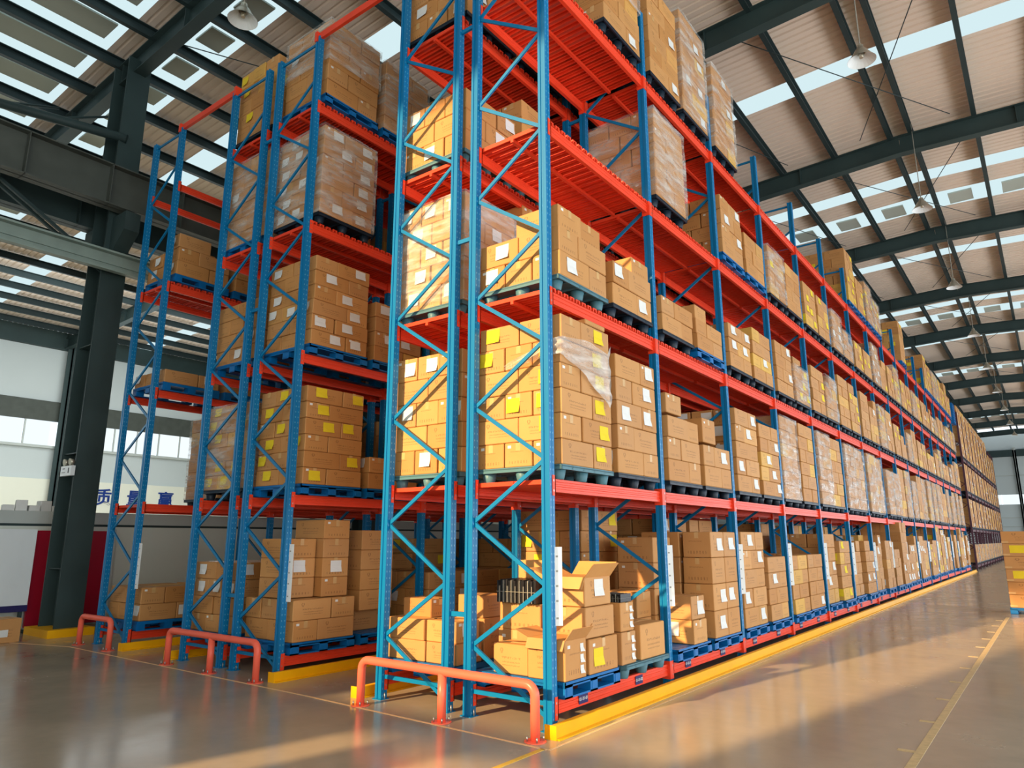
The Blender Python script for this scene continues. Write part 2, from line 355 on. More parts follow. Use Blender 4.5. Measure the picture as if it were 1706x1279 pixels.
# corrugated sheets and skylight strips, one pair per frame bay
def corr(m, y0, y1, sgn, L, k, x0=0.0):
    n = max(1, int(round((y1-y0)/0.22))); st = (y1-y0)/n; pts = []
    for i in range(n):
        a = y0+i*st; pts += [(a, 0), (a+st*0.62, 0), (a+st*0.72, 0.035), (a+st*0.90, 0.035)]
    pts.append((y1, 0))
    for (ya, za), (yb, zb) in zip(pts, pts[1:]):
        A = (sgn*x0, ya, za-PITCHR*x0); B = (sgn*L, ya, za-PITCHR*L); C_ = (sgn*L, yb, zb-PITCHR*L); D = (sgn*x0, yb, zb-PITCHR*x0)
        m.face([A, D, C_, B] if sgn > 0 else [A, B, C_, D], k)
for bi, y in enumerate(RY[:-1]):
    k = bi-1
    strips = [(3.1, 3.85)] if k != 1 else [(3.35, 4.1)]
    if k in (0, 2, 4, 6, 9): strips = ([(0.45, 1.45)] if k == 0 else [(5.0, 6.3)]) + [s_ for s_ in strips]
    if k == -1: strips = [(4.6, 7.1)]
    strips.sort()
    for sgn, L, nm in ((-1, RX-XL, 'left'), (1, XRT-RX, 'right')):
        a = 0.0
        for (s0, s1) in strips+[(PB, PB)]:
            if s0 > a:
                link('roof_sheet', cached(f'roof_sheet_{nm}_{a:.2f}_{s0:.2f}', lambda m: corr(m, a, s0, sgn, L, 'roof')), ceil, (RX, y, ZR))
            if s1 > s0:
                link('skylight_strip', cached(f'skylight_{nm}_{s0:.2f}_{s1:.2f}', lambda m: corr(m, s0, s1, sgn, L, 'sky')), ceil, (RX, y, ZR))
            a = s1
        if k == -1:
            link('roof_sheet', cached(f'roof_sheet_end_{nm}', lambda m: corr(m, -4.6, 0.0, sgn, L, 'roof')), ceil, (RX, y, ZR))
        for (s0, s1) in strips:
            if s1-s0 > 2 and sgn > 0: continue
            if s1-s0 > 0.9:      # dark ventilator covers under the wide strips
                for j in range(1, 20 if k <= 0 else 10):
                    xx = sgn*(0.26+1.5*(j-0.5))
                    link('roof_vent_cover', cached('vent_cover_%.1f' % (s1-s0), lambda m: m.box(-0.34, 0.34, -(s1-s0)/2+0.22, (s1-s0)/2-0.22, -0.05, -0.01, 'ventc')), ceil, (RX+xx, y+(s0+s1)/2, ZR-PITCHR*abs(xx)))
# thin bracing rods under the sheets
for k in range(0, 7):
    for (xa, xb) in ((-0.5, 3.2), (3.6, 1.0), (-3.5, -1.0), (-10, -7)):
        ya, yb = RY[k+1]+0.3, RY[k+1]+6.9
        mm = MB(); mm.tube([(xa, ya, zroof(xa)-0.32), (xb, yb, zroof(xb)-0.32)], 0.012, 'steel2', 5); link('bracing_rod', mm.mesh('rod'), ceil)
# left wall
wl = structure('wall_left')
def wallbox(name, z0, z1, k, x=XL, th=0.15, y0=YB, y1=YF):
    mm = MB(); mm.box(x-th, x, y0, y1, z0, z1, k); return link(name, mm.mesh(name), wl)
zc, zs, zw, zb, zt = [1.75+(z-1.75)*WS for z in (4.12, 5.45, 6.45, 7.25, 9.45)]
wallbox('lower_wall', 0, zc, 'wallw'); wallbox('cladding_band', zc, zs, 'cladding', XL-0.1)
wallbox('cladding_panel', zb, zt, 'cladding', XL-0.1); wallbox('eave_beam', zt, 11.75, 'steel', XL+0.15, 0.3)
wallbox('window_header', zw, zb, 'crane', XL+0.05, 0.2); wallbox('window_sill', zs-0.12, zs, 'cap', XL+0.1, 0.3)
for i in range(0, 10):
    y = 0.3+PB*i-PB
    wn = structure(f'window_{i+1}')
    for j in range(6):
        mm = MB(); mm.box(XL-0.10, XL-0.08, y+0.3+j*1.15, y+0.3+j*1.15+1.08, zs, zw, 'win'); link('window_pane', mm.mesh('pane'), wn)
        mm = MB(); mm.box(XL-0.09, XL-0.02, y+0.3+j*1.15-0.05, y+0.3+j*1.15+0.02, zs, zw, 'cap'); link('window_mullion', mm.mesh('mullion'), wn)
    mm = MB(); ibeam(mm, (XL+0.3, y, 0), (XL+0.3, y, 11.2), 0.4, 0.3, 'steel'); thing('wall_column', 'dark steel column standing against the left wall between window runs', 'column', group='wall columns along the left wall', me=mm.mesh('wall_column'))
# far wall with its window
wf = structure('wall_far'); mm = MB(); mm.box(XL, XRT, YF, YF+0.15, 0, 5.3, 'cladding'); mm.box(XL, XRT, YF, YF+0.15, 6.3, 12.6, 'cladding')
link('cladding_panel', mm.mesh('wf'), wf)
mm = MB()
for zz in (1.6, 3.0, 3.9, 8.2): mm.box(XL, XRT, YF-0.08, YF, zz, zz+0.10, 'cap')
mm.box(XL, XRT, YF-0.3, YF, 10.2, 10.9, 'steel'); link('wall_rail', mm.mesh('wr'), wf)
w = structure('window_11')
for j in range(14):
    mm = MB(); mm.box(-8+j*1.6, -8+j*1.6+1.5, YF+0.05, YF+0.1, 5.3, 6.3, 'win'); link('window_pane', mm.mesh('pane'), w)
for x in (-6, 1.6, 9):
    mm = MB(); ibeam(mm, (x, YF-0.3, 0), (x, YF-0.3, 11), 0.3, 0.3, 'cap'); thing('wall_column', 'dark steel column standing against the far end wall', 'column', group='wall columns at the far end', me=mm.mesh('wall_column'))
# unseen wall behind the camera, openings and bars shaped to place the sun patches
wb = structure('wall_back')
def wbp(x0, x1, z0, z1):
    mm = MB(); mm.box(x0, x1, YB-0.15, YB, z0, z1, 'cladding'); link('cladding_panel', mm.mesh('wb'), wb)
O0, O1 = -5.3, -1.0
wbp(XL, O0, 0, 13.1); wbp(O1, XRT, 0, 13.1); wbp(O0, O1, 12.85, 13.0); wbp(O0, O1, 0, 4.0)
wbp(O0, O1, 4.98, 5.28)
wbp(O0, -3.70, 4.0, 4.98); wbp(-3.2, -2.45, 4.0, 4.98)

# Chinese lettering on the cream wall
for ch, y in (('质', 10.15), ('量', 11.75), ('赢', 13.35)):
    me = text_mesh(ch, 0.86, 'letter', 0.02); o = thing('wall_character', {'质': 'leftmost blue character on the cream wall beside the steel column', '量': 'middle blue character on the cream wall behind the leftmost rack', '赢': 'right hand blue character on the cream wall above the red beam'}[ch], 'sign', (XL+0.02, y, 3.78), 'blue characters on the cream wall', me)
    o.rotation_euler = (math.pi/2, 0, math.pi/2)

# partition in front of the left wall
PX = -12.6
part = structure('trim_1')
mm = MB(); mm.box(PX-0.08, PX, -9, 40, 0, 2.02, 'partition'); link('partition_panel', mm.mesh('pp'), part)
mm = MB(); mm.box(PX-0.5, PX+0.02, -9, 40, 2.07, 2.32, 'cap'); mm.box(PX-0.5, PX, -9, 40, 2.02, 2.07, 'steel'); link('partition_cap', mm.mesh('pc'), part)
mm = MB(); mm.box(-0.03, 0.03, -0.75, 0.75, 0.05, 1.93, 'red'); mm.box(-0.02, 0.05, 0.75, 0.79, 0.03, 1.97, 'cap')
thing('red_board', 'tall crimson board standing behind the steel column', 'board', (PX+0.12, 0.65, 0), me=mm.mesh('red_board'))
mm = MB(); mm.box(-0.02, 0.02, -1.2, 1.2, 0.5, 1.95, 'whiteb'); mm.box(-0.04, 0.04, -1.2, 1.2, 0.38, 0.5, 'navy')
for yy in (-1.1, 1.1): mm.box(-0.25, 0.25, yy-0.03, yy+0.03, 0, 0.06, 'steel'); mm.box(-0.03, 0.03, yy-0.03, yy+0.03, 0.0, 0.4, 'steel')
thing('white_board', 'white board with a dark blue foot strip at the left edge', 'board', (PX+0.30, -1.35, 0), me=mm.mesh('white_board'))
t = thing('louvre_vent', 'cream louvred vent on the cream wall at the left edge', 'vent', (XL+0.03, 5.0, 3.35))
mm = MB(); mm.box(0, 0.06, -0.75, 0.75, -0.4, 0.4, 'wallw'); link('vent_frame', mm.mesh('vf'), t)
for j in range(6):
    mm = MB(); mm.box(0.05, 0.10, -0.62, 0.62, -0.33+j*0.115, -0.27+j*0.115, 'whiteb'); link('vent_slat', mm.mesh('vs'), t)
mm = MB()
for j in range(5): mm.carton(random.uniform(-.06, .06), -0.45+j*0.22, 0, 0.26, 0.2, 0.12+0.1*(j % 2), random.uniform(-.3, .3), 'paper', tape=None)
thing('paper_bundles', 'white wrapped bundles lying on the partition cap left of the column', 'bundle', (PX-0.22, -0.1, 2.32), me=mm.mesh('bundles'))

# ------------------------------------------------------------------ interior steel columns with crane girders
def icol(mm):
    h = 11.2
    mm.box(-0.34, 0.34, -0.012, 0.012, 0, h+1.0, 'steel'); mm.box(-0.36, -0.33, -0.24, 0.24, 0, h+1.0, 'steel'); mm.box(0.33, 0.36, -0.24, 0.24, 0, h+1.0, 'steel')
    for z in (1.2, 3.4, 5.6, 7.6): mm.box(-0.33, 0.33, -0.2, 0.2, z, z+0.02, 'steel')
for k in range(0, 6):
    y = 0.1+PB*k
    t = thing('steel_column', ['dark green grey H section column left of the leftmost rack', 'dark H section column standing further back between the racks'][min(k, 1)], 'column', (-11.3, y, 0), None if k == 0 else 'steel columns further down the hall')
    link('column_shaft', cached('icol', icol), t)
    mm = MB(); mm.prism([(0.36, 8.35), (0.36, 7.45), (0.95, 7.95), (0.95, 8.35)], 'y', -0.15, 0.15, 'steel'); mm.prism([(-0.36, 8.35), (-0.95, 8.35), (-0.95, 7.95), (-0.36, 7.45)], 'y', -0.15, 0.15, 'steel'); link('corbel_bracket', mm.mesh('corbel'), t)
    mm = MB(); mm.box(-0.55, 0.55, -0.4, 0.4, 0, 0.14, 'yellow' if k == 0 else 'steel'); link('base_kerb', mm.mesh('kerb'), t)
    mm = MB()
    for sg in (-1, 1): mm.bar((0.1*sg, 0.1, 7.2), (0.1*sg, -3.0, 9.0), 0.06, 0.06, 'steel')
    link('bracing_strut', mm.mesh('strut'), t)
t = thing('emergency_light', 'white twin headed emergency light fixed to the steel column', 'lamp', (-11.08, -0.17, 2.95))
mm = MB(); mm.box(-0.24, 0.24, -0.07, 0, 0, 0.19, 'whiteb'); link('housing', mm.mesh('h'), t)
for sx in (-0.12, 0.13):
    mm = MB(); mm.tube([(sx, 0, 0.27), (sx, -0.07, 0.26)], [0.05, 0.07], 'lamp', 14); mm.tube([(sx, 0, 0.19), (sx, -0.02, 0.24)], 0.012, 'lamp', 6); link('lamp_head', mm.mesh('lh'), t)
mm = MB(); mm.box(-0.15, -0.05, -0.073, -0.07, 0.13, 0.145, 'ink'); mm.box(-0.18, -0.02, -0.073, -0.07, 0.06, 0.07, 'ink'); mm.box(0.10, 0.14, -0.073, -0.07, 0.05, 0.15, 'ink'); link('printed_mark', mm.mesh('pm'), t)
def girder(x, z0, z1, w, k, name, label, stiff=True, y0=-11.5):
    t = thing(name, label, 'girder', (x, 0, z0))
    mm = MB(); h = z1-z0; mm.box(-0.012, 0.012, y0, 60, 0, h, k); mm.box(-w/2, w/2, y0, 60, 0, 0.025, k); mm.box(-w/2, w/2, y0, 60, h-0.025, h, k); link('girder_web', mm.mesh('g'), t)
    if stiff:
        for j in range(20):
            yy = -3.35+j*1.5
            if yy < 22: link('stiffener_plate', cached(('stiff', round(h, 2), w), lambda m: m.box(-w/2, w/2, -0.008, 0.008, 0, h, k)), t, (0, yy, 0))
girder(-10.62, 8.42, 9.30, 0.34, 'crane', 'crane_girder', 'deep grey crane girder carried on the right of the steel column')
girder(-12.02, 8.35, 9.15, 0.34, 'steel', 'crane_girder', 'dark crane girder running behind the steel column')
mm = MB(); mm.box(-0.02, 0.14, -11.5, 60, 0, 0.04, 'galv'); mm.box(-0.02, 0.0, -11.5, 60, 0, 0.42, 'galv'); mm.box(-0.02, 0.14, -11.5, 60, 0.38, 0.42, 'galv'); mm.box(0.0, 0.03, -11.5, 60, 0.16, 0.22, 'galv')
thing('cable_channel', 'pale grey green steel channel passing in front of the column', 'channel', (-10.7, 0, 7.08), me=mm.mesh('cable_channel'))
mm = MB(); mm.tube([(-10.9, 0.0, 10.2), (-12.3, -2.2, 10.55), (-14.5, -5.0, 11.0)], 0.10, 'steel', 10)
for a in (0.25, 0.5, 0.75): mm.tube([(-10.9-3.6*a, -5*a, 10.2+0.8*a), (-11.6-3.4*a, -4.2*a+1.5, 11.6)], 0.03, 'steel', 6)
thing('roof_strut', 'dark round strut with thin diagonals at the top left of the column', 'strut', me=mm.mesh('roof_strut'))

# ------------------------------------------------------------------ high bay lamps
def bell(mm):
    pr = [(0.05, 0.30), (0.07, 0.20), (0.10, 0.19), (0.14, 0.12), (0.20, 0.03), (0.24, -0.02), (0.25, -0.03), (0.23, -0.02), (0.18, 0.03), (0.11, 0.11)]
    mm.tube([(0, 0, z) for r, z in pr[:7]], [r for r, z in pr[:7]], 'lamp', 20, caps=False)
def bell_in(mm):
    sg = 20; pr = [(0.248, -0.03), (0.17, 0.04), (0.08, 0.13)]
    for (r0, z0), (r1, z1) in zip(pr, pr[1:]):
        for j in range(sg):
            a, b = 2*math.pi*j/sg, 2*math.pi*(j+1)/sg
            mm.face([(r0*math.cos(a), r0*math.sin(a), z0), (r0*math.cos(b), r0*math.sin(b), z0), (r1*math.cos(b), r1*math.sin(b), z1), (r1*math.cos(a), r1*math.sin(a), z1)], 'whiteb', True)
    mm.tube([(0, 0, 0.13), (0, 0, 0.03)], [0.05, 0.035], 'lamp', 10)
LP = [(2.25, 7.3+7.62*k, 10.55) for k in range(9)]+[(-6.0, -0.35, 10.5), (-17.5, 9.0, 8.6), (-6, 15, 10.5), (-6, 30, 10.5)]
lword = ['nearest', 'second nearest', 'third nearest', 'fourth nearest', 'fifth nearest', 'sixth nearest', 'seventh nearest', 'eighth nearest', 'farthest']
for i, (x, y, z) in enumerate(LP):
    lab = f'{lword[i]} bell lamp hanging over the right hand aisle' if i < 9 else ['bell lamp hanging above the tallest loads at the top left', 'small bell lamp hanging low behind the steel column', 'bell lamp hanging behind the racks, nearer one', 'bell lamp hanging behind the racks, farther one'][i-9]
    t = thing('high_bay_lamp', lab, 'lamp', (x, y, z), 'bell lamps hanging from the roof')
    link('reflector', cached('bell', bell), t); link('reflector_inside', cached('bell_in', bell_in), t)
    mm = MB(); mm.tube([(0, 0, 0.28), (0, 0, zroof(x)-0.01-z)], 0.012, 'cable', 6); link('hanging_rod', mm.mesh('rod'), t)

# ------------------------------------------------------------------ racks
LV = [0.27, 2.35, 4.35, 6.35, 8.35]; TOP = 9.5
def post_mesh(m, k='post'):
    p = [(-0.05, -0.045), (-0.018, -0.045), (-0.014, -0.033), (0.014, -0.033), (0.018, -0.045), (0.05, -0.045), (0.05, -0.008), (0.046, -0.005), (0.046, 0.005), (0.05, 0.008), (0.05, 0.045), (-0.05, 0.045), (-0.05, 0.008), (-0.046, 0.005), (-0.046, -0.005), (-0.05, -0.008)]
    m.prism(p, 'z', 0.0, TOP, k)
def foot_mesh(m, k='blue'):
    m.box(-0.07, 0.07, -0.065, 0.065, 0, 0.008, k); 
    for sx in (-0.062, 0.062): m.tube([(sx, 0.0, 0.0), (sx, 0.0, 0.07)], 0.008, 'bolt', 6)
def beam_mesh(m, k='orange'):
    L = BAY-0.10
    p = [(-0.022, -0.13), (0.022, -0.13), (0.022, -0.10), (0.016, -0.095), (0.016, -0.075), (0.022, -0.07), (0.022, -0.055), (0.016, -0.05), (0.016, -0.03), (0.022, -0.025), (0.022, 0.0), (-0.022, 0.0)]
    m.prism(p, 'y', 0.0, L, k)
def conn_mesh(m, k='orange'):
    m.box(-0.056, 0.056, -0.006, 0.006, -0.17, 0.035, k); m.box(-0.056, -0.050, -0.05, 0.006, -0.17, 0.035, k); m.box(0.050, 0.056, -0.05, 0.006, -0.17, 0.035, k)
    for z in (-0.13, -0.03): m.box(0.056, 0.058, -0.035, -0.022, z, z+0.02, 'bolt')
def slat_mesh(m, k='orange'):
    W_, h, t = 0.080, 0.046, 0.004
    m.prism([(-W_/2, -h), (-W_/2+0.016, -h), (-W_/2+0.026, -0.012), (W_/2-0.026, -0.012), (W_/2-0.016, -h), (W_/2, -h), (W_/2, 0), (-W_/2, 0)][::-1], 'x', -0.53, 0.53, k)
def brace_part(root, p, q, name='diagonal_brace', k='blue', w=0.042):
    L = (Vector(q)-Vector(p)).length
    key = ('brace', k, round(L, 3))
    def fn(m):
        m.bar((0, 0, 0), (L, 0, 0), w, 0.010, k, (0, 1, 0)); m.bar((0, 0.008, w/2-.003), (L, 0.008, w/2-.003), 0.006, 0.02, k, (0, 1, 0)); m.bar((0, 0.008, -w/2+.003), (L, 0.008, -w/2+.003), 0.006, 0.02, k, (0, 1, 0))
    o = link(name, cached(key, fn), root, p)
    d = Vector(q)-Vector(p); o.rotation_euler = (0, -math.atan2(d.z, d.x), 0); return o
def build_rack(name, label, x_in, x_out, y0, nb, decks, lv=LV, pk='post', bk='orange', ck='blue', detail=True, slat_bays=0, top=TOP, side=1, skip=()):
    """x_in = left line, x_out = right line of posts"""
    R = thing(name, label, 'rack', ((x_in+x_out)/2, y0, 0)); hw = (x_out-x_in)/2
    sc = top/TOP
    for n in range(nb+1):
        y = n*BAY
        for sx in (-hw, hw):
            p = link('upright_post', cached(('post', pk), lambda m: post_mesh(m, pk)), R, (sx, y, 0)); p.scale.z = sc
            if n < 8: link('foot_plate', cached(('foot', ck), lambda m: foot_mesh(m, ck)), p, (0, 0, 0))
        a, b = -hw+0.045, hw-0.045
        z = 0.67; left = True
        brace_part(R, (a, y, 0.24), (b, y, 0.24), 'horizontal_brace', ck)
        brace_part(R, (b, y, 0.12), (a, y, 0.67), k=ck)
        while z+0.64 < top-0.1:
            brace_part(R, (a, y, z+0.02) if left else (b, y, z+0.02), (b, y, z+0.62) if left else (a, y, z+0.62), k=ck)
            z += 0.625; left = not left
        brace_part(R, (a, y, top-0.08), (b, y, top-0.08), 'horizontal_brace', ck)
    for li, z in enumerate(lv):
        for n in range(nb):
            if (li, n) in skip: continue
            for sx in (-hw, hw):
                bm = link('load_beam', cached(('beam', bk), lambda m: beam_mesh(m, bk)), R, (sx, n*BAY+0.05, z))
                if n < 7:
                    link('beam_connector', cached(('conn', bk), lambda m: conn_mesh(m, bk)), bm, (0, 0.0, 0))
                    e = link('beam_connector', cached(('conn', bk), lambda m: conn_mesh(m, bk)), bm, (0, BAY-0.10, 0)); e.rotation_euler.z = math.pi
        if li in decks:
            mm = MB()
            for n in range(nb):
                if (li, n) in skip: continue
                ys = [n*BAY+0.05+0.06+j*0.1235 for j in range(20)]
                for yy in ys:
                    if n < slat_bays:
                        q = link('deck_slat', cached(('slat', bk), lambda m: slat_mesh(m, bk)), R, (0, yy, z+(0.048 if li > 1 else 0.0)))
                        if li == 1: q.scale.x = 0.89
                    elif li == 1: mm.box(-0.475, 0.475, yy-0.04, yy+0.04, z-0.046, z, bk)
                    else: mm.box(-0.53, 0.53, yy-0.04, yy+0.04, z+0.002, z+0.048, bk)
                link('deck_rail', cached(('drail', bk), lambda m: m.box(-0.02, 0.02, 0.0, BAY-0.12, -0.04, 0.0, bk)), R, (0, n*BAY+0.06, z))
            if mm.f: o = link('deck_slats', mm.mesh('deck_slats'), R); o['kind'] = 'stuff'
    return R
A1 = build_rack('pallet_rack', 'nearest blue and orange pallet rack facing the right hand aisle', -1.0, 0.0, 0, 16, (1, 2, 3, 4), slat_bays=3)
A2 = build_rack('pallet_rack', 'blue and orange rack standing back to back behind the nearest rack', -2.31, -1.31, 0, 16, (1, 2, 3, 4), slat_bays=2)
B1 = build_rack('pallet_rack', 'blue rack across the narrow aisle, facing the nearest pair', -5.26, -4.26, 0, 6, (3, 4), slat_bays=3)
B2 = build_rack('pallet_rack', 'blue rack back to back behind the middle rack', -6.59, -5.59, 0, 6, (3, 4), slat_bays=2)
CR = build_rack('pallet_rack', 'leftmost blue rack beside the steel column', -9.42, -8.42, 0, 4, (1, 3), slat_bays=3)
for R, x0 in ((A1, -0.5), (A2, -1.81)): pass
D1 = build_rack('far_pallet_rack', 'dark maroon pallet rack beyond the far end of the nearest rack', -1.0, 0.0, 45.0, 12, (), pk='mpost', bk='maroon', ck='maroon', lv=[0.27, 2.35, 4.5, 6.6])
# spacers between back-to-back racks
for R, dx, g_ in ((A1, -0.5, 0.31), (B1, -0.5, 0.33)):
    for n in range(0, 6):
        for z in (0.98, 5.22, 8.12):
            mm = MB(); mm.bar((-0.05, 0, z), (-g_+0.05, 0, z), 0.03, 0.05, 'blue'); o = link('row_spacer', mm.mesh('row_spacer'), R, (dx, n*BAY, 0))
# tie beams over the narrow aisles
for (xa, xb, yy) in ((-8.42, -6.59, 0), (-4.26, -2.31, 0)):
    mm = MB(); mm.bar((xa, yy, TOP+0.02), (xb, yy, TOP+0.02), 0.05, 0.11, 'orange')
    mm.box(xa-0.06, xa+0.0, yy-0.06, yy+0.06, TOP-0.08, TOP+0.09, 'orange'); mm.box(xb, xb+0.06, yy-0.06, yy+0.06, TOP-0.08, TOP+0.09, 'orange')
    thing('aisle_tie_beam', ['red tie beam joining the leftmost rack to its neighbour overhead', 'red tie beam over the narrow aisle at the very top'][0 if xa < -8 else 1], 'beam', group='overhead aisle tie beams', me=mm.mesh('tie'))
# white sign strips on posts and small beam labels
def strip(mm):
    mm.box(-0.055, 0.055, -0.003, 0.003, 0, 0.74, 'paper')
    for z in (0.06, 0.22, 0.36, 0.50, 0.64): mm.box(-0.012, 0.012, -0.0045, -0.003, z, z+0.018, 'cable')
for n in range(17):
    o = link('sign_strip', cached('strip', strip), A1, (0.5+0.06, n*BAY+0.05, 0.94)); o.rotation_euler.z = math.radians(55); o['label'] = 'white printed strip'
for R, s_ in ((A2, -1), (B1, 1), (B2, -1), (CR, 1)):
    for n in range(1 if R != CR else 2):
        o = link('sign_strip', cached('strip', strip), R, (s_*(0.5+0.07), n*BAY+0.03, 0.95)); o.rotation_euler.z = math.radians(10)*s_; o['label'] = 'white printed strip'
for n in range(8):
    for s_ in (0, 1):
        o = link('location_label', cached('loc_label', lambda m: m.box(-0.002, 0.002, -0.085, 0.085, -0.045, 0.045, 'navy')), A1, (0.5+0.026, n*BAY+0.55+s_*1.2, LV[0]-0.065)); o['label'] = 'navy label with white writing'
        if n < 5:
            tm = text_mesh('01-%02d-0%d' % (n+1, s_+1), 0.045, 'paper', 0.001); q = link('label_text', tm, o, (0.004, 0, 0)); q.rotation_euler = (math.pi/2, 0, math.pi/2)

# floor rails, barriers, lines
def rail(x, y0, y1, label, sx=1):
    mm = MB(); mm.prism([(-0.05, 0.0), (0.05, 0.0), (0.05, 0.012), (0.006, 0.016), (0.006, 0.114), (0.0, 0.12), (-0.05, 0.12)], 'y', y0, y1, 'yellow')
    mm.box(-0.11, 0.02, y0-0.012, y0, 0, 0.122, 'yellow')
    thing('floor_guide_rail', label, 'rail', (x, 0, 0), me=mm.mesh('rail'))
rail(0.20, -0.22, 42.0, 'long yellow floor rail along the right hand aisle'); rail(-2.52, -0.15, 30, 'yellow floor rail behind the nearest crash barrier', -1)
rail(-4.04, -0.20, 15.5, 'yellow floor rail beside the middle rack'); rail(-6.80, -0.12, 15.5, 'short yellow rail end behind the middle crash barrier', -1); rail(-8.2, -0.15, 10, 'yellow floor rail beside the leftmost rack')
def barrier(x0, x1, y, legs, label):
    t = thing('crash_barrier', label, 'barrier', ((x0+x1)/2, y, 0), 'coral crash barriers at the rack ends'); h, r, c = 0.47, 0.044, 0.10
    a, b = x0-(x0+x1)/2, x1-(x0+x1)/2; pts = [(a, 0, 0)]
    for i in range(7): an = math.pi/2*i/6; pts.append((a+c-c*math.cos(an), 0, h-c+c*math.sin(an)))
    for i in range(7): an = math.pi/2*i/6; pts.append((b-c+c*math.sin(an), 0, h-c+c*math.cos(an)))
    pts.append((b, 0, 0)); mm = MB(); mm.tube(pts, r, 'coral', 16); link('hoop_tube', mm.mesh('hoop'), t)
    if legs: mm = MB(); mm.tube([(0.03, 0, 0), (0.03, 0, h-0.02)], r, 'coral', 16); link('middle_leg', mm.mesh('mid'), t)
    for x in [a, b]+([0.03] if legs else []):
        def fp(m):
            m.tube([(0, 0, 0), (0, 0, 0.008)], 0.10, 'coral', 20)
            for k in range(4): m.tube([(0.075*math.cos(k*1.57+.8), 0.075*math.sin(k*1.57+.8), 0.008), (0.075*math.cos(k*1.57+.8), 0.075*math.sin(k*1.57+.8), 0.05)], 0.008, 'bolt', 6)
        link('foot_plate', cached('bfoot', fp), t, (x, 0, 0))
barrier(-2.24, 0.08, -0.36, True, 'coral tubular crash barrier in front of the nearest rack end')
barrier(-6.43, -4.24, -0.33, True, 'coral tubular crash barrier in front of the middle rack end')
barrier(-9.55, -8.45, -0.25, False, 'small coral crash barrier in front of the leftmost rack end')
def fl(label, pts, w, k, ticks=False):
    mm = MB()
    for p, q in zip(pts, pts[1:]): mm.bar((*p, 0.001), (*q, 0.001), w, 0.003, k)
    if ticks:
        for j in range(14): mm.box(pts[0][0]-0.16, pts[0][0]-0.03, -2.4+j*1.23, -2.33+j*1.23, 0, 0.0025, k)
    thing('floor_line', label, 'line', me=mm.mesh('floor_line'))
fl('thin cream painted line crossing the floor in front of the crash barriers', [(-11.5, -1.1), (-9.4, -0.45), (-3.0, -0.42), (0.3, -0.50)], 0.03, 'line')
fl('cream centre line with ticks on the right hand aisle floor', [(2.84, -4.5), (2.86, 14.5)], 0.07, 'cline', True)
fl('yellow painted line at the nearest rack corner', [(0.26, -0.5), (0.24, -3.5)], 0.05, 'yline')
fl('thin cream line along the yellow rail', [(0.32, -0.5), (0.30, 40)], 0.025, 'line')

# ------------------------------------------------------------------ pallets
def p_runner(m, k='pblue'):                    # heavy pallet with three runners, 1.08 along y, 1.12 along x
    X, Y = 0.56, 0.54
    m.box(-X, X, -Y, Y, 0.115, 0.125, k)
    for j in range(9): yy = -Y+0.02+j*(2*Y-0.13)/8; m.box(-X+0.03, X-0.03, yy, yy+0.09, 0.125, 0.149, k)
    m.box(-X, -X+0.03, -Y, Y, 0.10, 0.15, k); m.box(X-0.03, X, -Y, Y, 0.10, 0.15, k); m.box(-X, X, -Y, -Y+0.02, 0.095, 0.151, k); m.box(-X, X, Y-0.02, Y, 0.095, 0.151, k)
    for x in (-X, -0.075, X-0.15):
        for y in (-Y, -0.07, Y-0.14):
            m.box(x, x+0.15, y, y+0.14, 0.0, 0.115, k)
            m.box(x-0.004, x+0.154, y+0.03, y+0.11, 0.02, 0.10, k)
        m.box(x, x+0.15, -Y, Y, 0.0, 0.018, k)
def p_deck(m, k='pteal'):
    X, Y = 0.56, 0.54
    m.box(-X, X, -Y, Y, 0.128, 0.14, k); m.box(-X, X, -Y, -Y+0.02, 0.10, 0.15, k); m.box(-X, X, Y-0.02, Y, 0.10, 0.15, k); m.box(-X, -X+0.02, -Y, Y, 0.10, 0.15, k); m.box(X-0.02, X, -Y, Y, 0.10, 0.15, k)
    for j in range(8): x = -X+0.1+j*0.13; m.box(x, x+0.06, -Y+0.02, Y-0.02, 0.14, 0.15, k)
    for j in range(4): y = -Y+0.2+j*0.22; m.box(-X, X, y, y+0.02, 0.105, 0.128, k)
def p_foot(m, k='pteal'): m.tube([(0, 0, 0.0), (0, 0, 0.01), (0, 0, 0.125)], [0.055, 0.060, 0.085], k, 12)
FEET = [(x, y) for x in (-0.455, 0, 0.455) for y in (-0.44, 0, 0.44)]
def p_nest(m, k):
    p_deck(m, k)
    for x, y in FEET: m.tube([(x, y, 0.0), (x, y, 0.125)], [0.058, 0.085], k, 8)
PALLETS = []   # dict(x,y,z,type,desc...)
CART = []
FILMS = []
XC = {'A1': -0.46, 'A2': -1.83, 'B1': -4.72, 'B2': -6.13, 'C': -8.88, 'D': -0.5}
RW = {'A1': 'nearest rack', 'A2': 'second rack', 'B1': 'middle rack', 'B2': 'fourth rack', 'C': 'leftmost rack', 'D': 'far maroon rack'}
LW = ['ground level', 'first shelf', 'second shelf', 'third shelf', 'top shelf']
BW = ['end bay', 'second bay', 'third bay', 'fourth bay', 'fifth bay', 'sixth bay', 'seventh bay', 'eighth bay', 'ninth bay', 'tenth bay', '11th bay', '12th bay', '13th bay', '14th bay', '15th bay', '16th bay']
SW = ['near pallet', 'far pallet']
OW = ['bottom', 'second', 'third', 'fourth', 'fifth', 'sixth', 'seventh', 'eighth', 'ninth', 'tenth']
def ypos(b, s): return b*BAY+(0.64 if s == 0 else 1.83)
def zlev(row, l): 
    if row == 'D': return [0.27, 2.35, 4.5, 6.6][l]
    deck = (l in (1, 2, 3, 4)) if row in ('A1', 'A2') else (l in (3, 4)) if row in ('B1', 'B2') else l in (1, 3)
    return LV[l]+(0.048 if deck and l > 1 else 0.001)
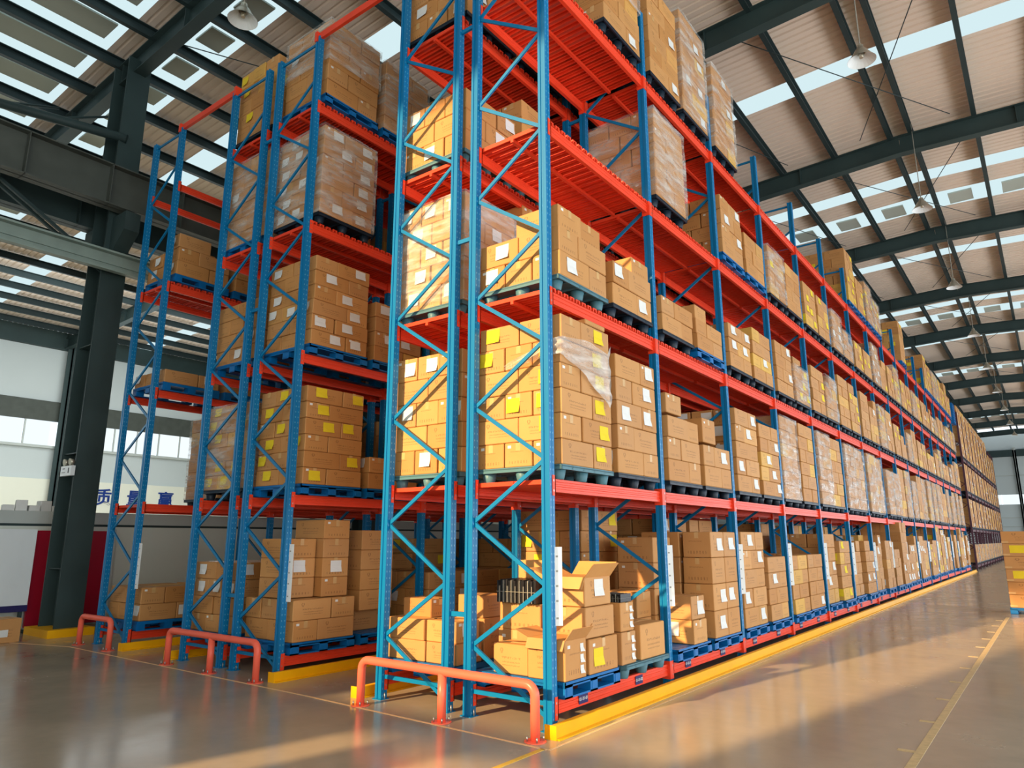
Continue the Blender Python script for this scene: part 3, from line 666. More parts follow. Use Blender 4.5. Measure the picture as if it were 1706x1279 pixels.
def pallet(row, l, b, s, typ, dx=0):
    PALLETS.append(dict(row=row, l=l, b=b, s=s, x=XC[row]+dx, y=(45 if row == 'D' else 0)+ypos(b, s), z=zlev(row, l), t=typ))
def carton(row, l, b, s, lay, x, y, z, dx, dy, dz, rot=0, lab=None, face=None, desc=None, open_=False, lean=(0, 0), kind='carton'):
    CART.append(dict(row=row, l=l, b=b, s=s, lay=lay, x=x, y=y, z=z, dx=dx, dy=dy, dz=dz, rot=rot, lab=lab, face=face, desc=desc, open=open_, lean=lean, kind=kind))
def load(row, l, b, s, n, h=0.27, lab='w', pl=0.35, typ='blue', film=0, drop=0, seed=None, long_first=True, dx=0, shrink=1.0):
    """pinwheel stack of n layers; drop = cartons missing from the top layer"""
    rng = random.Random(seed if seed is not None else hash((ord(row[0]), len(row), int(row[-1]) if row[-1].isdigit() else 3, l, b, s)))
    pallet(row, l, b, s, typ, dx); px, py = XC[row]+dx, (45 if row == 'D' else 0)+ypos(b, s); z = zlev(row, l)+0.152
    X, Y = 1.12*shrink, 1.04*shrink
    for k in range(n):
        lf = (k % 2 == 0) == long_first; A = Y*0.61; cells = []
        ya = -Y/2; yb = ya+(A if lf else Y-A)
        for (c0, c1, isl) in ((ya, yb, lf), (yb, Y/2, not lf)):
            m_ = 3 if isl else 2
            for i in range(m_): cells.append((-X/2+i*X/m_, -X/2+(i+1)*X/m_, c0, c1))
        order = list(range(5)); rng.shuffle(order)
        gone = set(order[:drop]) if k == n-1 else set()
        for ci, (x0, x1, y0, y1) in enumerate(cells):
            if ci in gone: continue
            j = rng.uniform
            cx, cy = (x0+x1)/2+j(-.008, .008), (y0+y1)/2+j(-.008, .008)
            isfront = y0 < -Y/2+0.01; isright = x1 > X/2-0.01
            lb = lab if (lab and rng.random() < pl) else None
            xs = 'left' if x1 < X/6 and x0 < -X/6 and x1 < 0.1 else ('right' if x1 > X/2-0.01 else 'middle')
            ys = 'front' if isfront else 'back'
            fc = rng.choice([f for f, ok in (('-y', isfront), ('+x', isright)) if ok] or ['-y'])
            carton(row, l, b, s, k, px+cx, py+cy, z+k*h, x1-x0-0.012, y1-y0-0.012, h-0.004, j(-.012, .012), lb, fc, f'{ys}-{xs}')
    if film: FILMS.append(dict(row=row, l=l, b=b, s=s, x=px, y=py, z0=z+(0 if film == 1 else n*h*0.45), z1=z+n*h+0.01, X=X+0.03, Y=Y+0.03))
# --- nearest rack, end bay ground level: loose cartons
def C3(row, l, b, s, x0, x1, y0, y1, z0, z1, lay, **kw): carton(row, l, b, s, lay, (x0+x1)/2, (y0+y1)/2, z0, x1-x0, y1-y0, z1-z0, **kw)
pallet('A1', 0, 0, 0, 'blue'); pallet('A1', 0, 0, 1, 'teal', 0.02)
Z0 = 0.424
C3('A1', 0, 0, 0, -0.80, -0.36, 0.14, 0.42, Z0, 0.71, 0, desc='front-left')
C3('A1', 0, 0, 0, -0.34, 0.10, 0.11, 0.50, Z0, 0.80, 0, desc='front', open_=True, lab='w3', face='+x')
C3('A1', 0, 0, 0, -0.52, 0.10, 0.56, 1.14, Z0, 0.76, 0, desc='back-right', lab='y', face='+x')
C3('A1', 0, 0, 0, -1.02, -0.56, 0.50, 1.12, Z0, 0.80, 0, desc='back-left')
C3('A1', 0, 0, 0, -0.44, 0.09, 0.52, 1.10, 0.77, 1.07, 1, desc='right')
C3('A1', 0, 0, 0, -1.00, -0.46, 0.50, 1.12, 0.80, 1.08, 1, desc='left')
C3('A1', 0, 0, 0, -0.42, 0.06, 0.54, 1.10, 1.075, 1.37, 2, desc='right', open_=True, lab='w', face='+x', rot=0.03)
C3('A1', 0, 0, 0, -0.98, -0.46, 0.42, 0.80, 1.085, 1.33, 2, desc='left', kind='bundle')
C3('A1', 0, 0, 0, -1.00, -0.60, 0.84, 1.12, 1.09, 1.52, 2, desc='back-left')
C3('A1', 0, 0, 1, -0.25, 0.10, 1.24, 1.56, Z0, 0.76, 0, desc='near', lab='w3', face='+x'); C3('A1', 0, 0, 1, -0.25, 0.09, 1.25, 1.55, 0.765, 1.07, 1, desc='near', lab='w3', face='+x')
C3('A1', 0, 0, 1, -0.22, 0.08, 1.27, 1.52, 1.072, 1.16, 2, desc='near', kind='bundle')
C3('A1', 0, 0, 1, -0.36, 0.10, 1.68, 2.30, Z0, 0.80, 0, desc='far')
C3('A1', 0, 0, 1, -1.0, -0.45, 1.4, 1.95, Z0, 0.72, 0, desc='rear'); 
# second bay of the nearest rack, ground level
pallet('A1', 0, 1, 0, 'blue'); pallet('A1', 0, 1, 1, 'blue')
for k in range(4): C3('A1', 0, 1, 0, -0.95+0.0, -0.40, BAY+0.55, BAY+1.10, Z0+k*0.34, Z0+k*0.34+0.336, k, desc='rear')
C3('A1', 0, 1, 0, -0.37, 0.10, BAY+0.62, BAY+1.05, Z0, 0.72, 0, desc='front', lab='w', face='-y'); C3('A1', 0, 1, 0, -0.38, 0.08, BAY+0.62, BAY+1.05, 0.725, 1.02, 1, desc='front', lab='w', face='+x')
for k in range(2): C3('A1', 0, 1, 0, -1.0, -0.45, BAY+0.12, BAY+0.52, Z0+k*0.33, Z0+k*0.33+0.325, k, desc='front-left')
for k in range(4):
    C3('A1', 0, 1, 1, -0.35+0.01*k, 0.10, BAY+1.35, BAY+1.83, Z0+k*0.36, Z0+k*0.36+0.355, k, desc='near-right', lab=('w' if k != 2 else None), face='+x', lean=(0.02, 0.01))
    C3('A1', 0, 1, 1, -0.35+0.01*k, 0.10, BAY+1.85, BAY+2.32, Z0+k*0.36, Z0+k*0.36+0.355, k, desc='far-right', lab=('w' if k % 2 else None), face='+x')
    C3('A1', 0, 1, 1, -0.98, -0.38, BAY+1.35, BAY+1.83, Z0+k*0.36, Z0+k*0.36+0.355, k, desc='near-left')
# rest of the nearest rack
load('A1', 1, 0, 0, 6, 0.268, 'y', 0.6, 'teal', seed=11); load('A1', 1, 0, 1, 5, 0.285, 'w', 0.55, 'dark', seed=5, drop=0)
C3('A1', 1, 0, 0, -0.55, 0.06, 0.70, 1.14, 4.141, 4.20, 6, desc='topmost')
load('A1', 2, 0, 0, 2, 0.29, 'w', 0.4, 'teal', seed=3)
C3('A1', 2, 0, 0, -0.50, 0.08, 0.14, 0.62, 5.115, 5.39, 2, desc='front-right'); C3('A1', 2, 0, 0, -0.55, 0.04, 0.62, 1.12, 5.115, 5.40, 2, desc='back-right')
load('A1', 2, 0, 1, 2, 0.28, 'w', 0.7, 'dark', seed=9)
C3('A1', 2, 0, 1, -0.40, 0.08, 1.85, 2.32, 5.10, 5.33, 2, desc='far-right')
load('A1', 4, 0, 1, 6, 0.27, 'w', 0.4, 'dark', film=2, seed=31)
load('A1', 3, 1, 0, 5, 0.28, None, 0, 'dark', film=1, seed=12)
load('A1', 4, 1, 0, 6, 0.27, 'w', 0.4, 'dark', film=0, seed=13); load('A1', 4, 1, 1, 7, 0.27, 'w', 0.3, 'dark', film=1, seed=14)
load('A1', 4, 2, 0, 6, 0.28, 'w', 0.3, 'dark', film=1, seed=15)
load('A1', 1, 1, 0, 3, 0.29, 'w', 0.2, 'dark', seed=16); load('A1', 1, 1, 1, 2, 0.30, 'w', 0.3, 'dark', seed=17)
C3('A1', 1, 1, 0, -0.4, 0.08, BAY+0.14, BAY+0.62, 3.41, 3.68, 3, desc='front-right')
C3('A1', 1, 1, 1, -0.4, 0.08, BAY+1.35, BAY+1.83, 3.14, 3.50, 2, desc='near-right')
load('A1', 2, 1, 0, 2, 0.25, 'w', 0.2, 'dark', seed=18); load('A1', 2, 1, 1, 2, 0.24, 'w', 0.2, 'blue', drop=1, seed=19)
C3('A1', 2, 1, 1, -0.3, 0.08, BAY+1.32, BAY+1.75, 5.02, 5.24, 2, desc='near-right')
load('A1', 1, 2, 0, 5, 0.27, 'w', 0.5, 'dark', seed=20); load('A1', 1, 2, 1, 5, 0.25, 'w', 0.5, 'dark', seed=21)
load('A1', 2, 2, 0, 3, 0.25, 'w', 0.6, 'dark', seed=22); load('A1', 2, 2, 1, 4, 0.24, 'w', 0.3, 'dark', seed=23)
load('A1', 3, 2, 0, 4, 0.27, 'w', 0.4, 'blue', seed=24); load('A1', 3, 2, 1, 3, 0.27, 'w', 0.4, 'blue', seed=25)
rg = random.Random(4)
for b in range(2, 16):
    for s_ in (0, 1):
        n = rg.choice([4, 5, 5, 6]) if b not in (3,) else 4
        load('A1', 0, b, s_, n, rg.choice([0.26, 0.29, 0.31]), rg.choice(['w', 'w', 'y']), 0.3, 'blue', drop=rg.choice([0, 1, 2]), seed=b*10+s_, film=0, dx=rg.uniform(-.08, .04), shrink=rg.choice([1, 0.97, 0.92]))
for b in range(3, 16):
    for s_ in (0, 1):
        load('A1', 1, b, s_, rg.choice([6, 6, 6, 5]), 0.265, None, 0, 'dark', film=1 if rg.random() < 0.85 else 0, seed=200+b*10+s_, dx=rg.uniform(-.07, .05))
        load('A1', 2, b, s_, rg.choice([3, 4, 5, 5]), 0.26, rg.choice(['w', 'y', None]), 0.3, 'dark', film=1 if rg.random() < 0.4 else 0, drop=rg.choice([0, 0, 2]), seed=300+b*10+s_)
        load('A1', 3, b, s_, rg.choice([3, 4, 4, 5]), 0.26, rg.choice(['w', 'y', 'y']), 0.4, 'dark', film=1 if rg.random() < 0.3 else 0, drop=rg.choice([0, 0, 2]), seed=400+b*10+s_)
        if b in (6, 7, 9, 12, 13, 14, 15) and not (b == 9 and s_ == 0): load('A1', 4, b, s_, rg.choice([4, 5, 6]), 0.27, 'y', 0.5, 'blue', film=1 if b in (7, 13) else 0, seed=500+b*10+s_)
# second rack (behind the nearest)
pallet('A2', 0, 0, 0, 'blue')
A2C = [(-2.40, -1.78, 0.14, 0.56, 0.424, 0.64), (-1.76, -1.30, 0.14, 0.56, 0.424, 0.64), (-2.38, -1.80, 0.14, 0.54, 0.642, 0.87), (-1.78, -1.34, 0.16, 0.56, 0.642, 0.87), (-2.3, -1.85, 0.30, 0.62, 0.872, 1.08), (-2.36, -1.8, 0.62, 1.12, 0.424, 0.86), (-1.75, -1.32, 0.62, 1.12, 0.424, 0.87), (-1.72, -1.34, 0.62, 1.0, 0.872, 1.12)]
for i, a in enumerate(A2C): C3('A2', 0, 0, 0, *a, [0, 0, 1, 1, 2, 0, 0, 1][i], desc=['front-left', 'front-right', 'front-left', 'front-right', 'front-left', 'back-left', 'back-right', 'back-right'][i], lab='w' if i in (1, 3) else None, face='+x')
pallet('A2', 0, 0, 1, 'blue')
for i, a in enumerate([(-2.3, -1.8, 1.36, 1.8, 0.424, 0.74), (-1.75, -1.3, 1.36, 1.85, 0.424, 0.80), (-2.25, -1.8, 1.4, 1.8, 0.742, 1.05)]): C3('A2', 0, 0, 1, *a, [0, 0, 1][i], desc=['near-left', 'near-right', 'near-left'][i], open_=(i == 2))
load('A2', 0, 1, 0, 6, 0.29, 'y', 0.3, 'blue', seed=61); load('A2', 0, 1, 1, 4, 0.28, 'w', 0.5, 'blue', seed=62)
load('A2', 1, 0, 0, 5, 0.29, 'w', 0.6, 'teal', seed=63); load('A2', 1, 0, 1, 4, 0.29, 'w', 0.5, 'teal', seed=64)
load('A2', 2, 0, 0, 5, 0.285, 'w', 0.7, 'teal', film=1, seed=65); load('A2', 2, 0, 1, 6, 0.285, 'w', 0.6, 'teal', seed=66)
load('A2', 3, 0, 0, 3, 0.29, 'w', 0.4, 'teal', seed=67); load('A2', 3, 0, 1, 5, 0.27, 'w', 0.4, 'teal', seed=68)
load('A2', 4, 0, 0, 5, 0.27, 'w', 0.4, 'dark', seed=69); load('A2', 4, 0, 1, 5, 0.27, 'w', 0.4, 'dark', seed=70)
for b in range(1, 16):
    for s_ in (0, 1):
        if b > 1: load('A2', 0, b, s_, rg.choice([3, 5, 6]), 0.28, 'w', 0.3, 'blue', seed=600+b*10+s_)
        for l in (1, 2, 3):
            if l == 2 and b in (1,) : continue
            if rg.random() < 0.8: load('A2', l, b, s_, rg.choice([3, 4, 5]), 0.27, 'w', 0.2, 'dark', seed=700+b*10+s_+100*l)
        if b in (1, 2, 7, 8, 13, 14): load('A2', 4, b, s_, 5, 0.27, 'w', 0.2, 'dark', seed=1100+b*10+s_)
# middle rack
load('B1', 0, 0, 0, 2, 0.27, None, 0, 'blue', seed=71, long_first=False); load('B1', 0, 0, 1, 1, 0.30, 'w', 0.8, 'blue', seed=72, drop=2)
for i, a in enumerate([(-5.02, -4.42, 0.14, 0.62), (-4.95, -4.28, 0.64, 1.10)]): 
    for k in range(4): C3('B1', 0, 0, 0, *a, 0.97+k*0.265, 0.97+k*0.265+0.262, 2+k, desc=['front', 'back'][i], lab='w' if k == 1 else None, face='+x') if not (i == 0 and k == 3) else None
for k in range(4): C3('B1', 0, 0, 1, -4.9, -4.3, 1.36, 2.0, 0.73+k*0.29, 0.73+k*0.29+0.286, 1+k, desc='near-right')
load('B1', 1, 0, 0, 6, 0.232, 'y', 0.6, 'blue', seed=73, long_first=False); load('B1', 1, 0, 1, 2, 0.24, 'w', 0.4, 'blue', seed=74)
load('B1', 2, 0, 0, 6, 0.228, 'w', 0.55, 'blue', seed=75, long_first=True); load('B1', 2, 0, 1, 4, 0.24, 'w', 0.6, 'blue', seed=76)
load('B1', 3, 0, 0, 6, 0.245, 'w', 0.9, 'dark', film=1, seed=77)
load('B1', 4, 0, 0, 5, 0.27, 'w', 0.1, 'blue', film=2, seed=78); load('B1', 4, 0, 1, 5, 0.26, None, 0, 'blue', film=1, seed=79)
load('B2', 1, 0, 0, 6, 0.22, 'y', 0.5, 'dark', film=1, seed=81); load('B2', 2, 0, 0, 4, 0.25, 'w', 0.6, 'blue', seed=82)
load('B2', 3, 0, 0, 6, 0.26, 'w', 0.2, 'blue', film=1, seed=83); load('B2', 4, 0, 0, 5, 0.275, 'y', 0.6, 'dark', seed=84)
load('B2', 0, 0, 0, 4, 0.25, 'w', 0.3, 'blue', seed=85)
for b in range(0, 5):
    for s_ in (0, 1):
        for row in ('B1', 'B2'):
            for l in range(5):
                if b == 0 and (row == 'B1' or s_ == 0): continue
                if l == 4 and b > 2: continue
                load(row, l, b, s_, rg.choice([3, 4, 5]), 0.27, rg.choice(['w', 'y']), 0.3, 'blue', seed=1300+b*10+s_+100*l+(500 if row == 'B2' else 0))
# leftmost rack
load('C', 0, 0, 0, 2, 0.27, 'w', 0.4, 'blue', seed=91); load('C', 0, 0, 1, 2, 0.27, 'w', 0.4, 'blue', seed=92)
load('C', 2, 0, 0, 1, 0.24, 'w', 0.6, 'blue', seed=93); load('C', 2, 0, 1, 1, 0.26, 'w', 0.2, 'blue', seed=94)
load('C', 3, 0, 0, 3, 0.27, 'w', 0.6, 'blue', seed=95, drop=3); load('C', 3, 0, 1, 2, 0.27, 'y', 0.4, 'blue', seed=96)
load('C', 0, 1, 0, 3, 0.28, 'w', 0.6, 'blue', seed=97); load('C', 1, 0, 1, 6, 0.26, 'w', 0.1, 'dark', film=1, seed=98)
for b in (1, 2, 3):
    for s_ in (0, 1):
        for l in (1, 3): load('C', l, b, s_, rg.choice([4, 6]), 0.26, 'w', 0.2, 'dark', film=1 if s_ else 0, seed=1900+b*10+s_+100*l)
# far maroon rack
for b in range(12):
    for s_ in (0, 1):
        load('D', 0, b, s_, 4, 0.26, None, 0, 'dark', film=1 if s_ else 0, seed=2100+b*10+s_)
        for l in (1, 2): load('D', l, b, s_, 6, 0.28, 'w', 0.2, 'dark', film=0, seed=2200+b*10+s_+l*100, shrink=0.95)
        load('D', 3, b, s_, 11 if b < 9 else 8, 0.29, 'w', 0.2, 'dark', seed=2600+b*10+s_, shrink=0.95)

# ------------------------------------------------------------------ which cartons and pallets show most: rays from the lens
V, F, own = [], [], []
def addb(x0, x1, y0, y1, z0, z1, o):
    n = len(V); V.extend([(x0, y0, z0), (x1, y0, z0), (x1, y1, z0), (x0, y1, z0), (x0, y0, z1), (x1, y0, z1), (x1, y1, z1), (x0, y1, z1)])
    for q in ((0, 3, 2, 1), (4, 5, 6, 7), (0, 1, 5, 4), (1, 2, 6, 5), (2, 3, 7, 6), (3, 0, 4, 7)): F.append(tuple(n+a for a in q)); own.append(o)
for i, c in enumerate(CART): addb(c['x']-c['dx']/2, c['x']+c['dx']/2, c['y']-c['dy']/2, c['y']+c['dy']/2, c['z'], c['z']+c['dz'], ('c', i))
for i, p in enumerate(PALLETS): addb(p['x']-.56, p['x']+.56, p['y']-.54, p['y']+.54, p['z'], p['z']+.15, ('p', i))
for x, n in ((0, 16), (-1, 16), (-1.31, 16), (-2.31, 16), (-4.26, 6), (-5.26, 6), (-5.59, 6), (-6.59, 6), (-8.42, 4), (-9.42, 4)):
    for k in range(n+1): addb(x-.05, x+.05, k*BAY-.045, k*BAY+.045, 0, 9.5, ('r', 0))
    for z in LV: addb(x-.02, x+.02, 0, n*BAY, z-.13, z, ('r', 0))
for xa, xb, n, ls in ((-1, 0, 16, (1, 2, 3, 4)), (-2.31, -1.31, 16, (1, 2, 3, 4)), (-5.26, -4.26, 6, (3, 4)), (-6.59, -5.59, 6, (3, 4)), (-9.42, -8.42, 4, (1, 3))):
    for l in ls: addb(xa, xb, 0, n*BAY, LV[l], LV[l]+.03, ('r', 0))
bv = BVHTree.FromPolygons(V, F); hits = {}
org = Vector(CAM); stp = 2.5
for iy in range(int(1279/stp)):
    for ix in range(int(1706/stp)):
        d = fw+rt*((ix*stp+1-853)/FPX)+up*((639.5-iy*stp-1)/FPX)
        _, _, fi, _ = bv.ray_cast(org, d.normalized(), 120)
        if fi is not None: hits[own[fi]] = hits.get(own[fi], 0)+1
crank = sorted((h, o[1]) for o, h in hits.items() if o[0] == 'c')[::-1]
prank = sorted((h, o[1]) for o, h in hits.items() if o[0] == 'p')[::-1]
ind_c = {i for h, i in crank[:330]}; ind_p = {i for h, i in prank[:200] if h >= 2}
print('visible cartons', len(crank), 'pallets', len(prank), 'smallest individual', crank[min(329, len(crank)-1)][0]*stp*stp, len(CART), len(PALLETS))

# ------------------------------------------------------------------ cartons
def paper_local(c, rng, kind):
    """paper label boxes in the carton's local frame (centre bottom origin); returns list of boxes + colour"""
    dx, dy, dz = c['dx'], c['dy'], c['dz']; out = []
    col_ = 'ypaper' if kind == 'y' else 'paper'
    if c['face'] == '-y':
        if kind == 'w3': spots = [(dx*0.28, dz*(0.15+0.27*i), 0.06, dz*0.2) for i in range(3)]
        else: spots = [(rng.uniform(-dx*.2, dx*.25), dz*rng.uniform(.2, .35), min(0.19, dx*.5), min(0.17, dz*.6))]
        for (u, z, w, h) in spots: out.append((u-w/2, u+w/2, -dy/2-0.006, -dy/2-0.003, z, z+h))
    else:
        if kind == 'w3': spots = [(dy*0.28, dz*(0.12+0.27*i), 0.06, dz*0.2) for i in range(3)]
        else: spots = [(rng.uniform(-dy*.2, dy*.25), dz*rng.uniform(.2, .35), min(0.19, dy*.5), min(0.17, dz*.6))]
        for (u, z, w, h) in spots: out.append((dx/2+0.003, dx/2+0.006, u-w/2, u+w/2, z, z+h))
    return out, col_
def paper_mb(mm, boxes, k, T=None):
    for (x0, x1, y0, y1, z0, z1) in boxes:
        # sheet with a lifted lower corner
        if x1-x0 > y1-y0: pts = [(x0, y1, z1), (x1, y1, z1), (x1, y1-0.001, (z0+z1)/2), (x0, y1, (z0+z1)/2), (x1, y1-0.022, z0), (x0, y1-0.006, z0)]
        else: pts = [(x0, y0, z1), (x0, y1, z1), (x0+0.001, y1, (z0+z1)/2), (x0, y0, (z0+z1)/2), (x0+0.022, y1, z0), (x0+0.006, y0, z0)]
        if T: pts = [T(p) for p in pts]
        a, b, c_, d, e, f = pts; mm.face([a, d, c_, b], k); mm.face([d, f, e, c_], k)
def black_bundle(mm, dx, dy, dz):
    n = 14
    for i in range(n):
        x = -dx/2+(i+.5)*dx/n; mm.box(x-dx/n*.42, x+dx/n*.42, -dy/2+.01*(i % 3), dy/2, 0, dz*(0.93+0.05*(i % 2)), 'black')
    for i in range(9): mm.box(-dx/2+dx*(.06+.105*i), -dx/2+dx*(.072+.105*i), -dy/2-.004, -dy/2+.02, 0, dz*(.7+.25*(i%2)), 'cable')
    mm.box(-dx/2, dx/2, -dy/2-.006, dy/2, dz*.45, dz*.465, 'cable')
def open_flaps(mm, dx, dy, dz):
    t = 0.005
    w = min(dx, dy)*0.45
    def flap(p, q, dirv, ang, ln):
        dv = Vector(dirv)*math.cos(ang)*ln+Vector((0, 0, math.sin(ang)*ln)); a, b = Vector(p), Vector(q)
        c_, d = b+dv, a+dv; nrm = (b-a).cross(dv).normalized()*t
        pts = [a, b, c_, d]; top_ = [x+nrm for x in pts]
        for quad in ([*pts], [*top_[::-1]], [a, top_[0], top_[1], b], [b, top_[1], top_[2], c_], [c_, top_[2], top_[3], d], [d, top_[3], top_[0], a]):
            mm.face(quad, 'carton', False, [(2, 0), (2.1, 0), (2.1, .1), (2, .1)], 0.4)
    hx, hy = dx/2, dy/2
    flap((hx, -hy, dz), (hx, hy, dz), (1, 0, 0), 0.9, w*0.8); flap((-hx, hy, dz), (-hx, -hy, dz), (-1, 0, 0), 0.4, w)
    flap((-hx, -hy, dz), (hx, -hy, dz), (0, -1, 0), -1.1, w*0.6); flap((hx, hy, dz), (-hx, hy, dz), (0, 1, 0), 0.7, w)
stock = MB(); seen = {}
def q5(v): return round(v*100)/100
for i, c in enumerate(CART):
    rng = random.Random(i*13+5); lab = c['lab']
    if i in ind_c or (c['kind'] == 'bundle'):
        rw, lw, bw, sw = RW[c['row']], LW[c['l']], BW[c['b']], SW[c['s']]
        what = 'brown carton' if not lab else ('yellow-labelled carton' if lab == 'y' else 'white-labelled carton')
        if c['open']: what = 'open-flapped carton'
        if c['kind'] == 'bundle': what = 'black bundle with pale straps'
        lay = 'bottom layer' if c['lay'] == 0 else f'{OW[c["lay"]]} layer up'
        L = f'{what}, {lay}, {c["desc"]}, {sw}, {bw}, {lw}, {rw}'
        nw = len(L.split())
        if nw > 16: L = L.replace(' up,', ',')
        if L in seen: seen[L] += 1; L = L.replace(c['desc'], c['desc']+'-inner' if seen[L] == 2 else c['desc']+'-outer')
        seen[L] = seen.get(L, 0)+1
        if c['kind'] == 'bundle':
            o = thing('wrapped_bundle', L, 'bundle', (c['x'], c['y'], c['z']+.002), None, cached(('bundle', q5(c['dx']), q5(c['dz'])), lambda m: black_bundle(m, c['dx'], c['dy'], c['dz'])), c['rot']); continue
        dx, dy, dz = c['dx'], c['dy'], c['dz']
        key = ('carton', round(dx, 3), round(dy, 3), round(dz, 3))
        o = thing('carton', L, 'carton', (c['x'], c['y'], c['z']), f'cartons on the {lw} of the {rw}', cached(key, lambda m: m.carton(0, 0, 0, dx, dy, dz, 0, 'carton', tape=None)), c['rot'])
        if c['open']:
            mm = MB(); open_flaps(mm, dx, dy, dz); link('carton_flaps', mm.mesh('flaps'), o)
        else:
            link('packing_tape', cached(('tape',)+key[1:], lambda m: m.tape(lambda p: p, dx, dy, dz, 'tape')), o)
        if lab:
            bx, kc = paper_local(c, rng, lab); mm = MB(); paper_mb(mm, bx, kc); link('paper_label', mm.mesh('paper'), o, label='yellow paper slip' if lab == 'y' else 'white paper slip')
        if rng.random() < 0.5:
            mm = MB(); 
            if c['dy'] <= c['dx']: mm.box(dx/2, dx/2+.002, -dy*.38, -dy*.38+.045, dz*.78, dz*.78+.03, 'paper')
            else: mm.box(-dx*.38, -dx*.38+.045, -dy/2-.002, -dy/2, dz*.78, dz*.78+.03, 'paper')
            link('small_sticker', mm.mesh('sticker'), o, label='small white sticker')
    else:
        near = c['b'] < 6 and c['row'] != 'D'
        stock.carton(c['x'], c['y'], c['z'], c['dx'], c['dy'], c['dz'], c['rot'], 'cartons', rng.random(), near, None)
        if lab:
            bx, kc = paper_local(c, rng, lab); ca, sa = math.cos(c['rot']), math.sin(c['rot'])
            paper_mb(stock, bx, kc, lambda p: (c['x']+p[0]*ca-p[1]*sa, c['y']+p[0]*sa+p[1]*ca, c['z']+p[2]))
o = link('carton_stock', stock.mesh('carton_stock')); o['kind'] = 'stuff'; o['label'] = 'brown cartons stacked on pallets deeper along the racks'; o['category'] = 'cartons'
# ------------------------------------------------------------------ pallets
pst = MB()
for i, p in enumerate(PALLETS):
    k = {'blue': 'pblue', 'teal': 'pteal', 'dark': 'pdark'}[p['t']]
    if i in ind_p:
        colw = {'blue': 'blue', 'teal': 'grey-teal', 'dark': 'dark navy'}[p['t']]
        L = f'{colw} plastic pallet, {["near", "far"][p["s"]]} slot, {BW[p["b"]]}, {LW[p["l"]]}, {RW[p["row"]]}'
        grp = f'pallets on the {LW[p["l"]]} of the {RW[p["row"]]}'
        if p['t'] == 'blue': thing('plastic_pallet', L, 'pallet', (p['x'], p['y'], p['z']), grp, cached(('runner', k), lambda m: p_runner(m, k)))
        elif [j for h, j in prank].index(i) < 40:
            o = thing('plastic_pallet', L, 'pallet', (p['x'], p['y'], p['z']), grp, cached(('deck', k), lambda m: p_deck(m, k)))
            for x, y in FEET: link('pallet_foot', cached(('pfoot', k), lambda m: p_foot(m, k)), o, (x, y, 0))
        else: thing('plastic_pallet', L, 'pallet', (p['x'], p['y'], p['z']), grp, cached(('nest', k), lambda m: p_nest(m, k)))
    else:
        n = len(pst.v); tmp = MB(); (p_runner if p['t'] == 'blue' else p_nest)(tmp, k)
        if p['row'] == 'D' or p['b'] > 9: tmp = MB(); tmp.box(-.56, .56, -.54, .54, .1, .15, k); [tmp.box(x-.07, x+.07, y-.07, y+.07, 0, .1, k) for x, y in FEET]
        mi = pst.mat(k)
        pst.v += [(a+p['x'], b_+p['y'], c_+p['z']) for a, b_, c_ in tmp.v]; pst.f += [tuple(n+a for a in f) for f in tmp.f]; pst.mi += [mi]*len(tmp.f); pst.sm += tmp.sm; pst.tint += tmp.tint
if pst.f:
    o = link('pallet_stock', pst.mesh('pallet_stock')); o['kind'] = 'stuff'; o['label'] = 'plastic pallets half hidden deeper in the racks'; o['category'] = 'pallets'
# ------------------------------------------------------------------ stretch film
def film_shell(m, X, Y, H):
    rng = random.Random(int(H*100)); nx, nz = 6, max(3, int(H/0.2)); ring = []
    per = []
    for i in range(nx): per.append((-X/2+X*i/nx, -Y/2))
    for i in range(nx): per.append((X/2, -Y/2+Y*i/nx))
    for i in range(nx): per.append((X/2-X*i/nx, Y/2))
    for i in range(nx): per.append((-X/2, Y/2-Y*i/nx))
    P = len(per); n0 = len(m.v); mi = m.mat('film')
    for k in range(nz+1):
        for (x, y) in per:
            r = 1+rng.uniform(0.0, 0.022); m.v.append((x*r, y*r, H*k/nz+rng.uniform(-.01, .01)*(0 < k < nz)))
    for k in range(nz):
        for j in range(P):
            m.f.append((n0+k*P+j, n0+k*P+(j+1) % P, n0+(k+1)*P+(j+1) % P, n0+(k+1)*P+j)); m.mi.append(mi); m.sm.append(False); m.tint.append(.5)
fgrp = 'stretch film around stacked loads'
for f in FILMS:
    H = round(f['z1']-f['z0'], 2)
    L = f'clear stretch film around cartons, {SW[f["s"]].split()[0]} slot, {BW[f["b"]]}, {LW[f["l"]]}, {RW[f["row"]]}'
    thing('stretch_film', L, 'film', (f['x'], f['y'], f['z0']), fgrp, cached(('film', H), lambda m: film_shell(m, f['X'], f['Y'], H)))
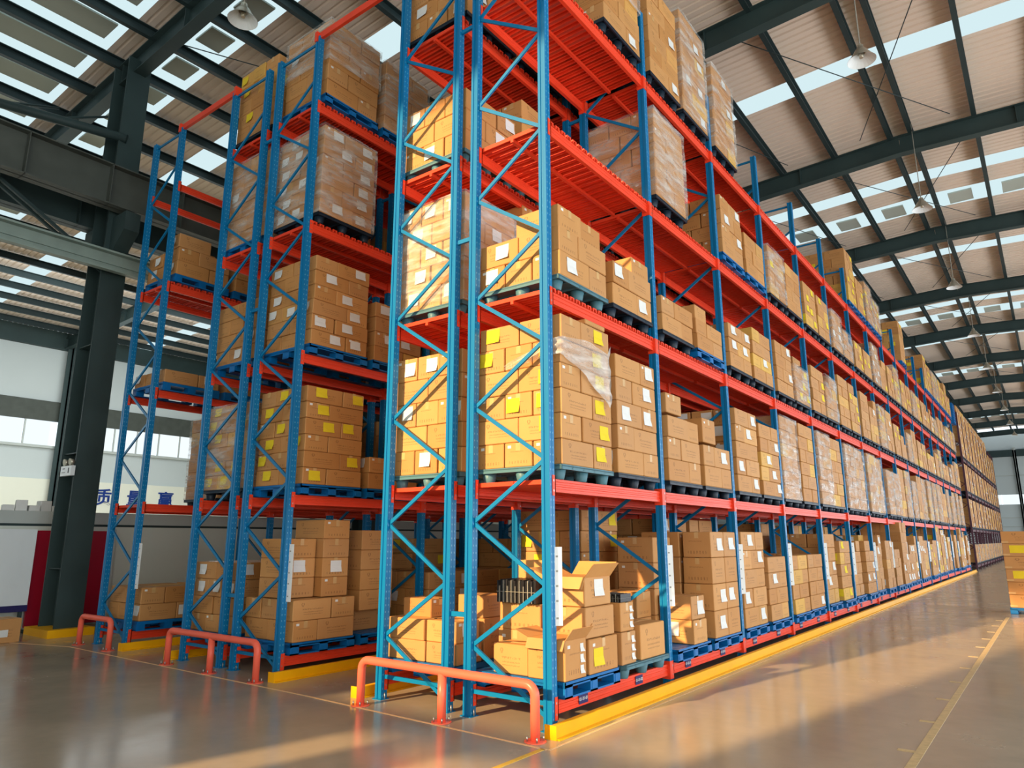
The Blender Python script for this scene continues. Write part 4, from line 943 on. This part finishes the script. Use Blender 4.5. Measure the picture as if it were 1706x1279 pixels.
# torn sheet of film over the end load on the first shelf
m = MB(); N, K = 26, 9; mi = m.mat('film2'); rng = random.Random(3); n0 = 0
path = []
for i in range(N+1):
    t = i/N
    if t < 0.42: x, y = -0.62+t/0.42*0.74, 0.085
    else: x, y = 0.125+0.02*math.sin(t*9), 0.085+(t-0.42)/0.58*1.0
    path.append((x, y))
for i, (x, y) in enumerate(path):
    t = i/N; ztop = 3.62+0.30*math.sin(t*2.2)-0.05*t + (0.12 if i == N else 0); hgt = 0.06+0.30*t+(0.55*max(0, t-0.45))
    for j in range(K+1):
        u = j/K; off = 0.018*math.sin(u*14+t*20)+0.01*rng.random()
        m.v.append((x+(off if t >= .42 else 0)+0.01, y-(off if t < .42 else 0)-0.005, ztop-hgt*u))
for i in range(N):
    for j in range(K): m.f.append((i*(K+1)+j, i*(K+1)+j+1, (i+1)*(K+1)+j+1, (i+1)*(K+1)+j)); m.mi.append(mi); m.sm.append(True); m.tint.append(.5)
thing('torn_film_sheet', 'torn sheet of clear film hanging across the end load on the first shelf', 'film', me=m.mesh('torn_film'))
# ------------------------------------------------------------------ stack at the right edge of the aisle, carton at the left edge
t = thing('plastic_pallet', 'blue pallet on the aisle floor at the right edge', 'pallet', (3.44, 16.0, 0), None, cached(('runner', 'pblue'), lambda m: p_runner(m, 'pblue')))
for k in range(6):
    o = thing('carton', f'{["bottom", "second", "third", "fourth", "fifth", "topmost"][k]} carton in the stack at the right edge of the aisle', 'carton', (3.44, 15.9, 0.152+k*0.30), 'cartons at the right edge of the aisle', cached(('rs', k % 2), lambda m: m.carton(0, 0, 0, 1.08, 0.8, 0.296, 0, 'carton', tape=None)))
    if k in (2, 4): mm = MB(); mm.box(-.40, .30, -.404, -.401, .08, .26, 'ypaper'); link('paper_label', mm.mesh('yl'), o, label='yellow paper slip')
    mm = MB(); mm.box(-.545, -.40, -.405, -.401, .02, .06, 'tape'); link('packing_tape', mm.mesh('tp'), o)
o = thing('carton', 'brown carton on the floor at the left edge below the white board', 'carton', (-10.98, -1.05, 0), None, cached('leftcarton', lambda m: m.carton(0, 0, 0, 0.5, 0.6, 0.40, 0, 'carton', tape='tape')), 0.1)
mm = MB(); mm.box(0.251, 0.253, -0.1, 0.1, 0.1, 0.22, 'paper'); link('paper_label', mm.mesh('lp'), o)
# blue empty pallets piled on top at the far end of the nearest rack
for k in range(8):
    thing('plastic_pallet', f'{OW[k]} blue pallet of the empty pile on the far top shelf', 'pallet', (XC['A1'], ypos(15, 1)+2.4, 8.4+k*0.152), 'empty pallet pile', cached(('runner', 'pblue'), lambda m: p_runner(m, 'pblue')))
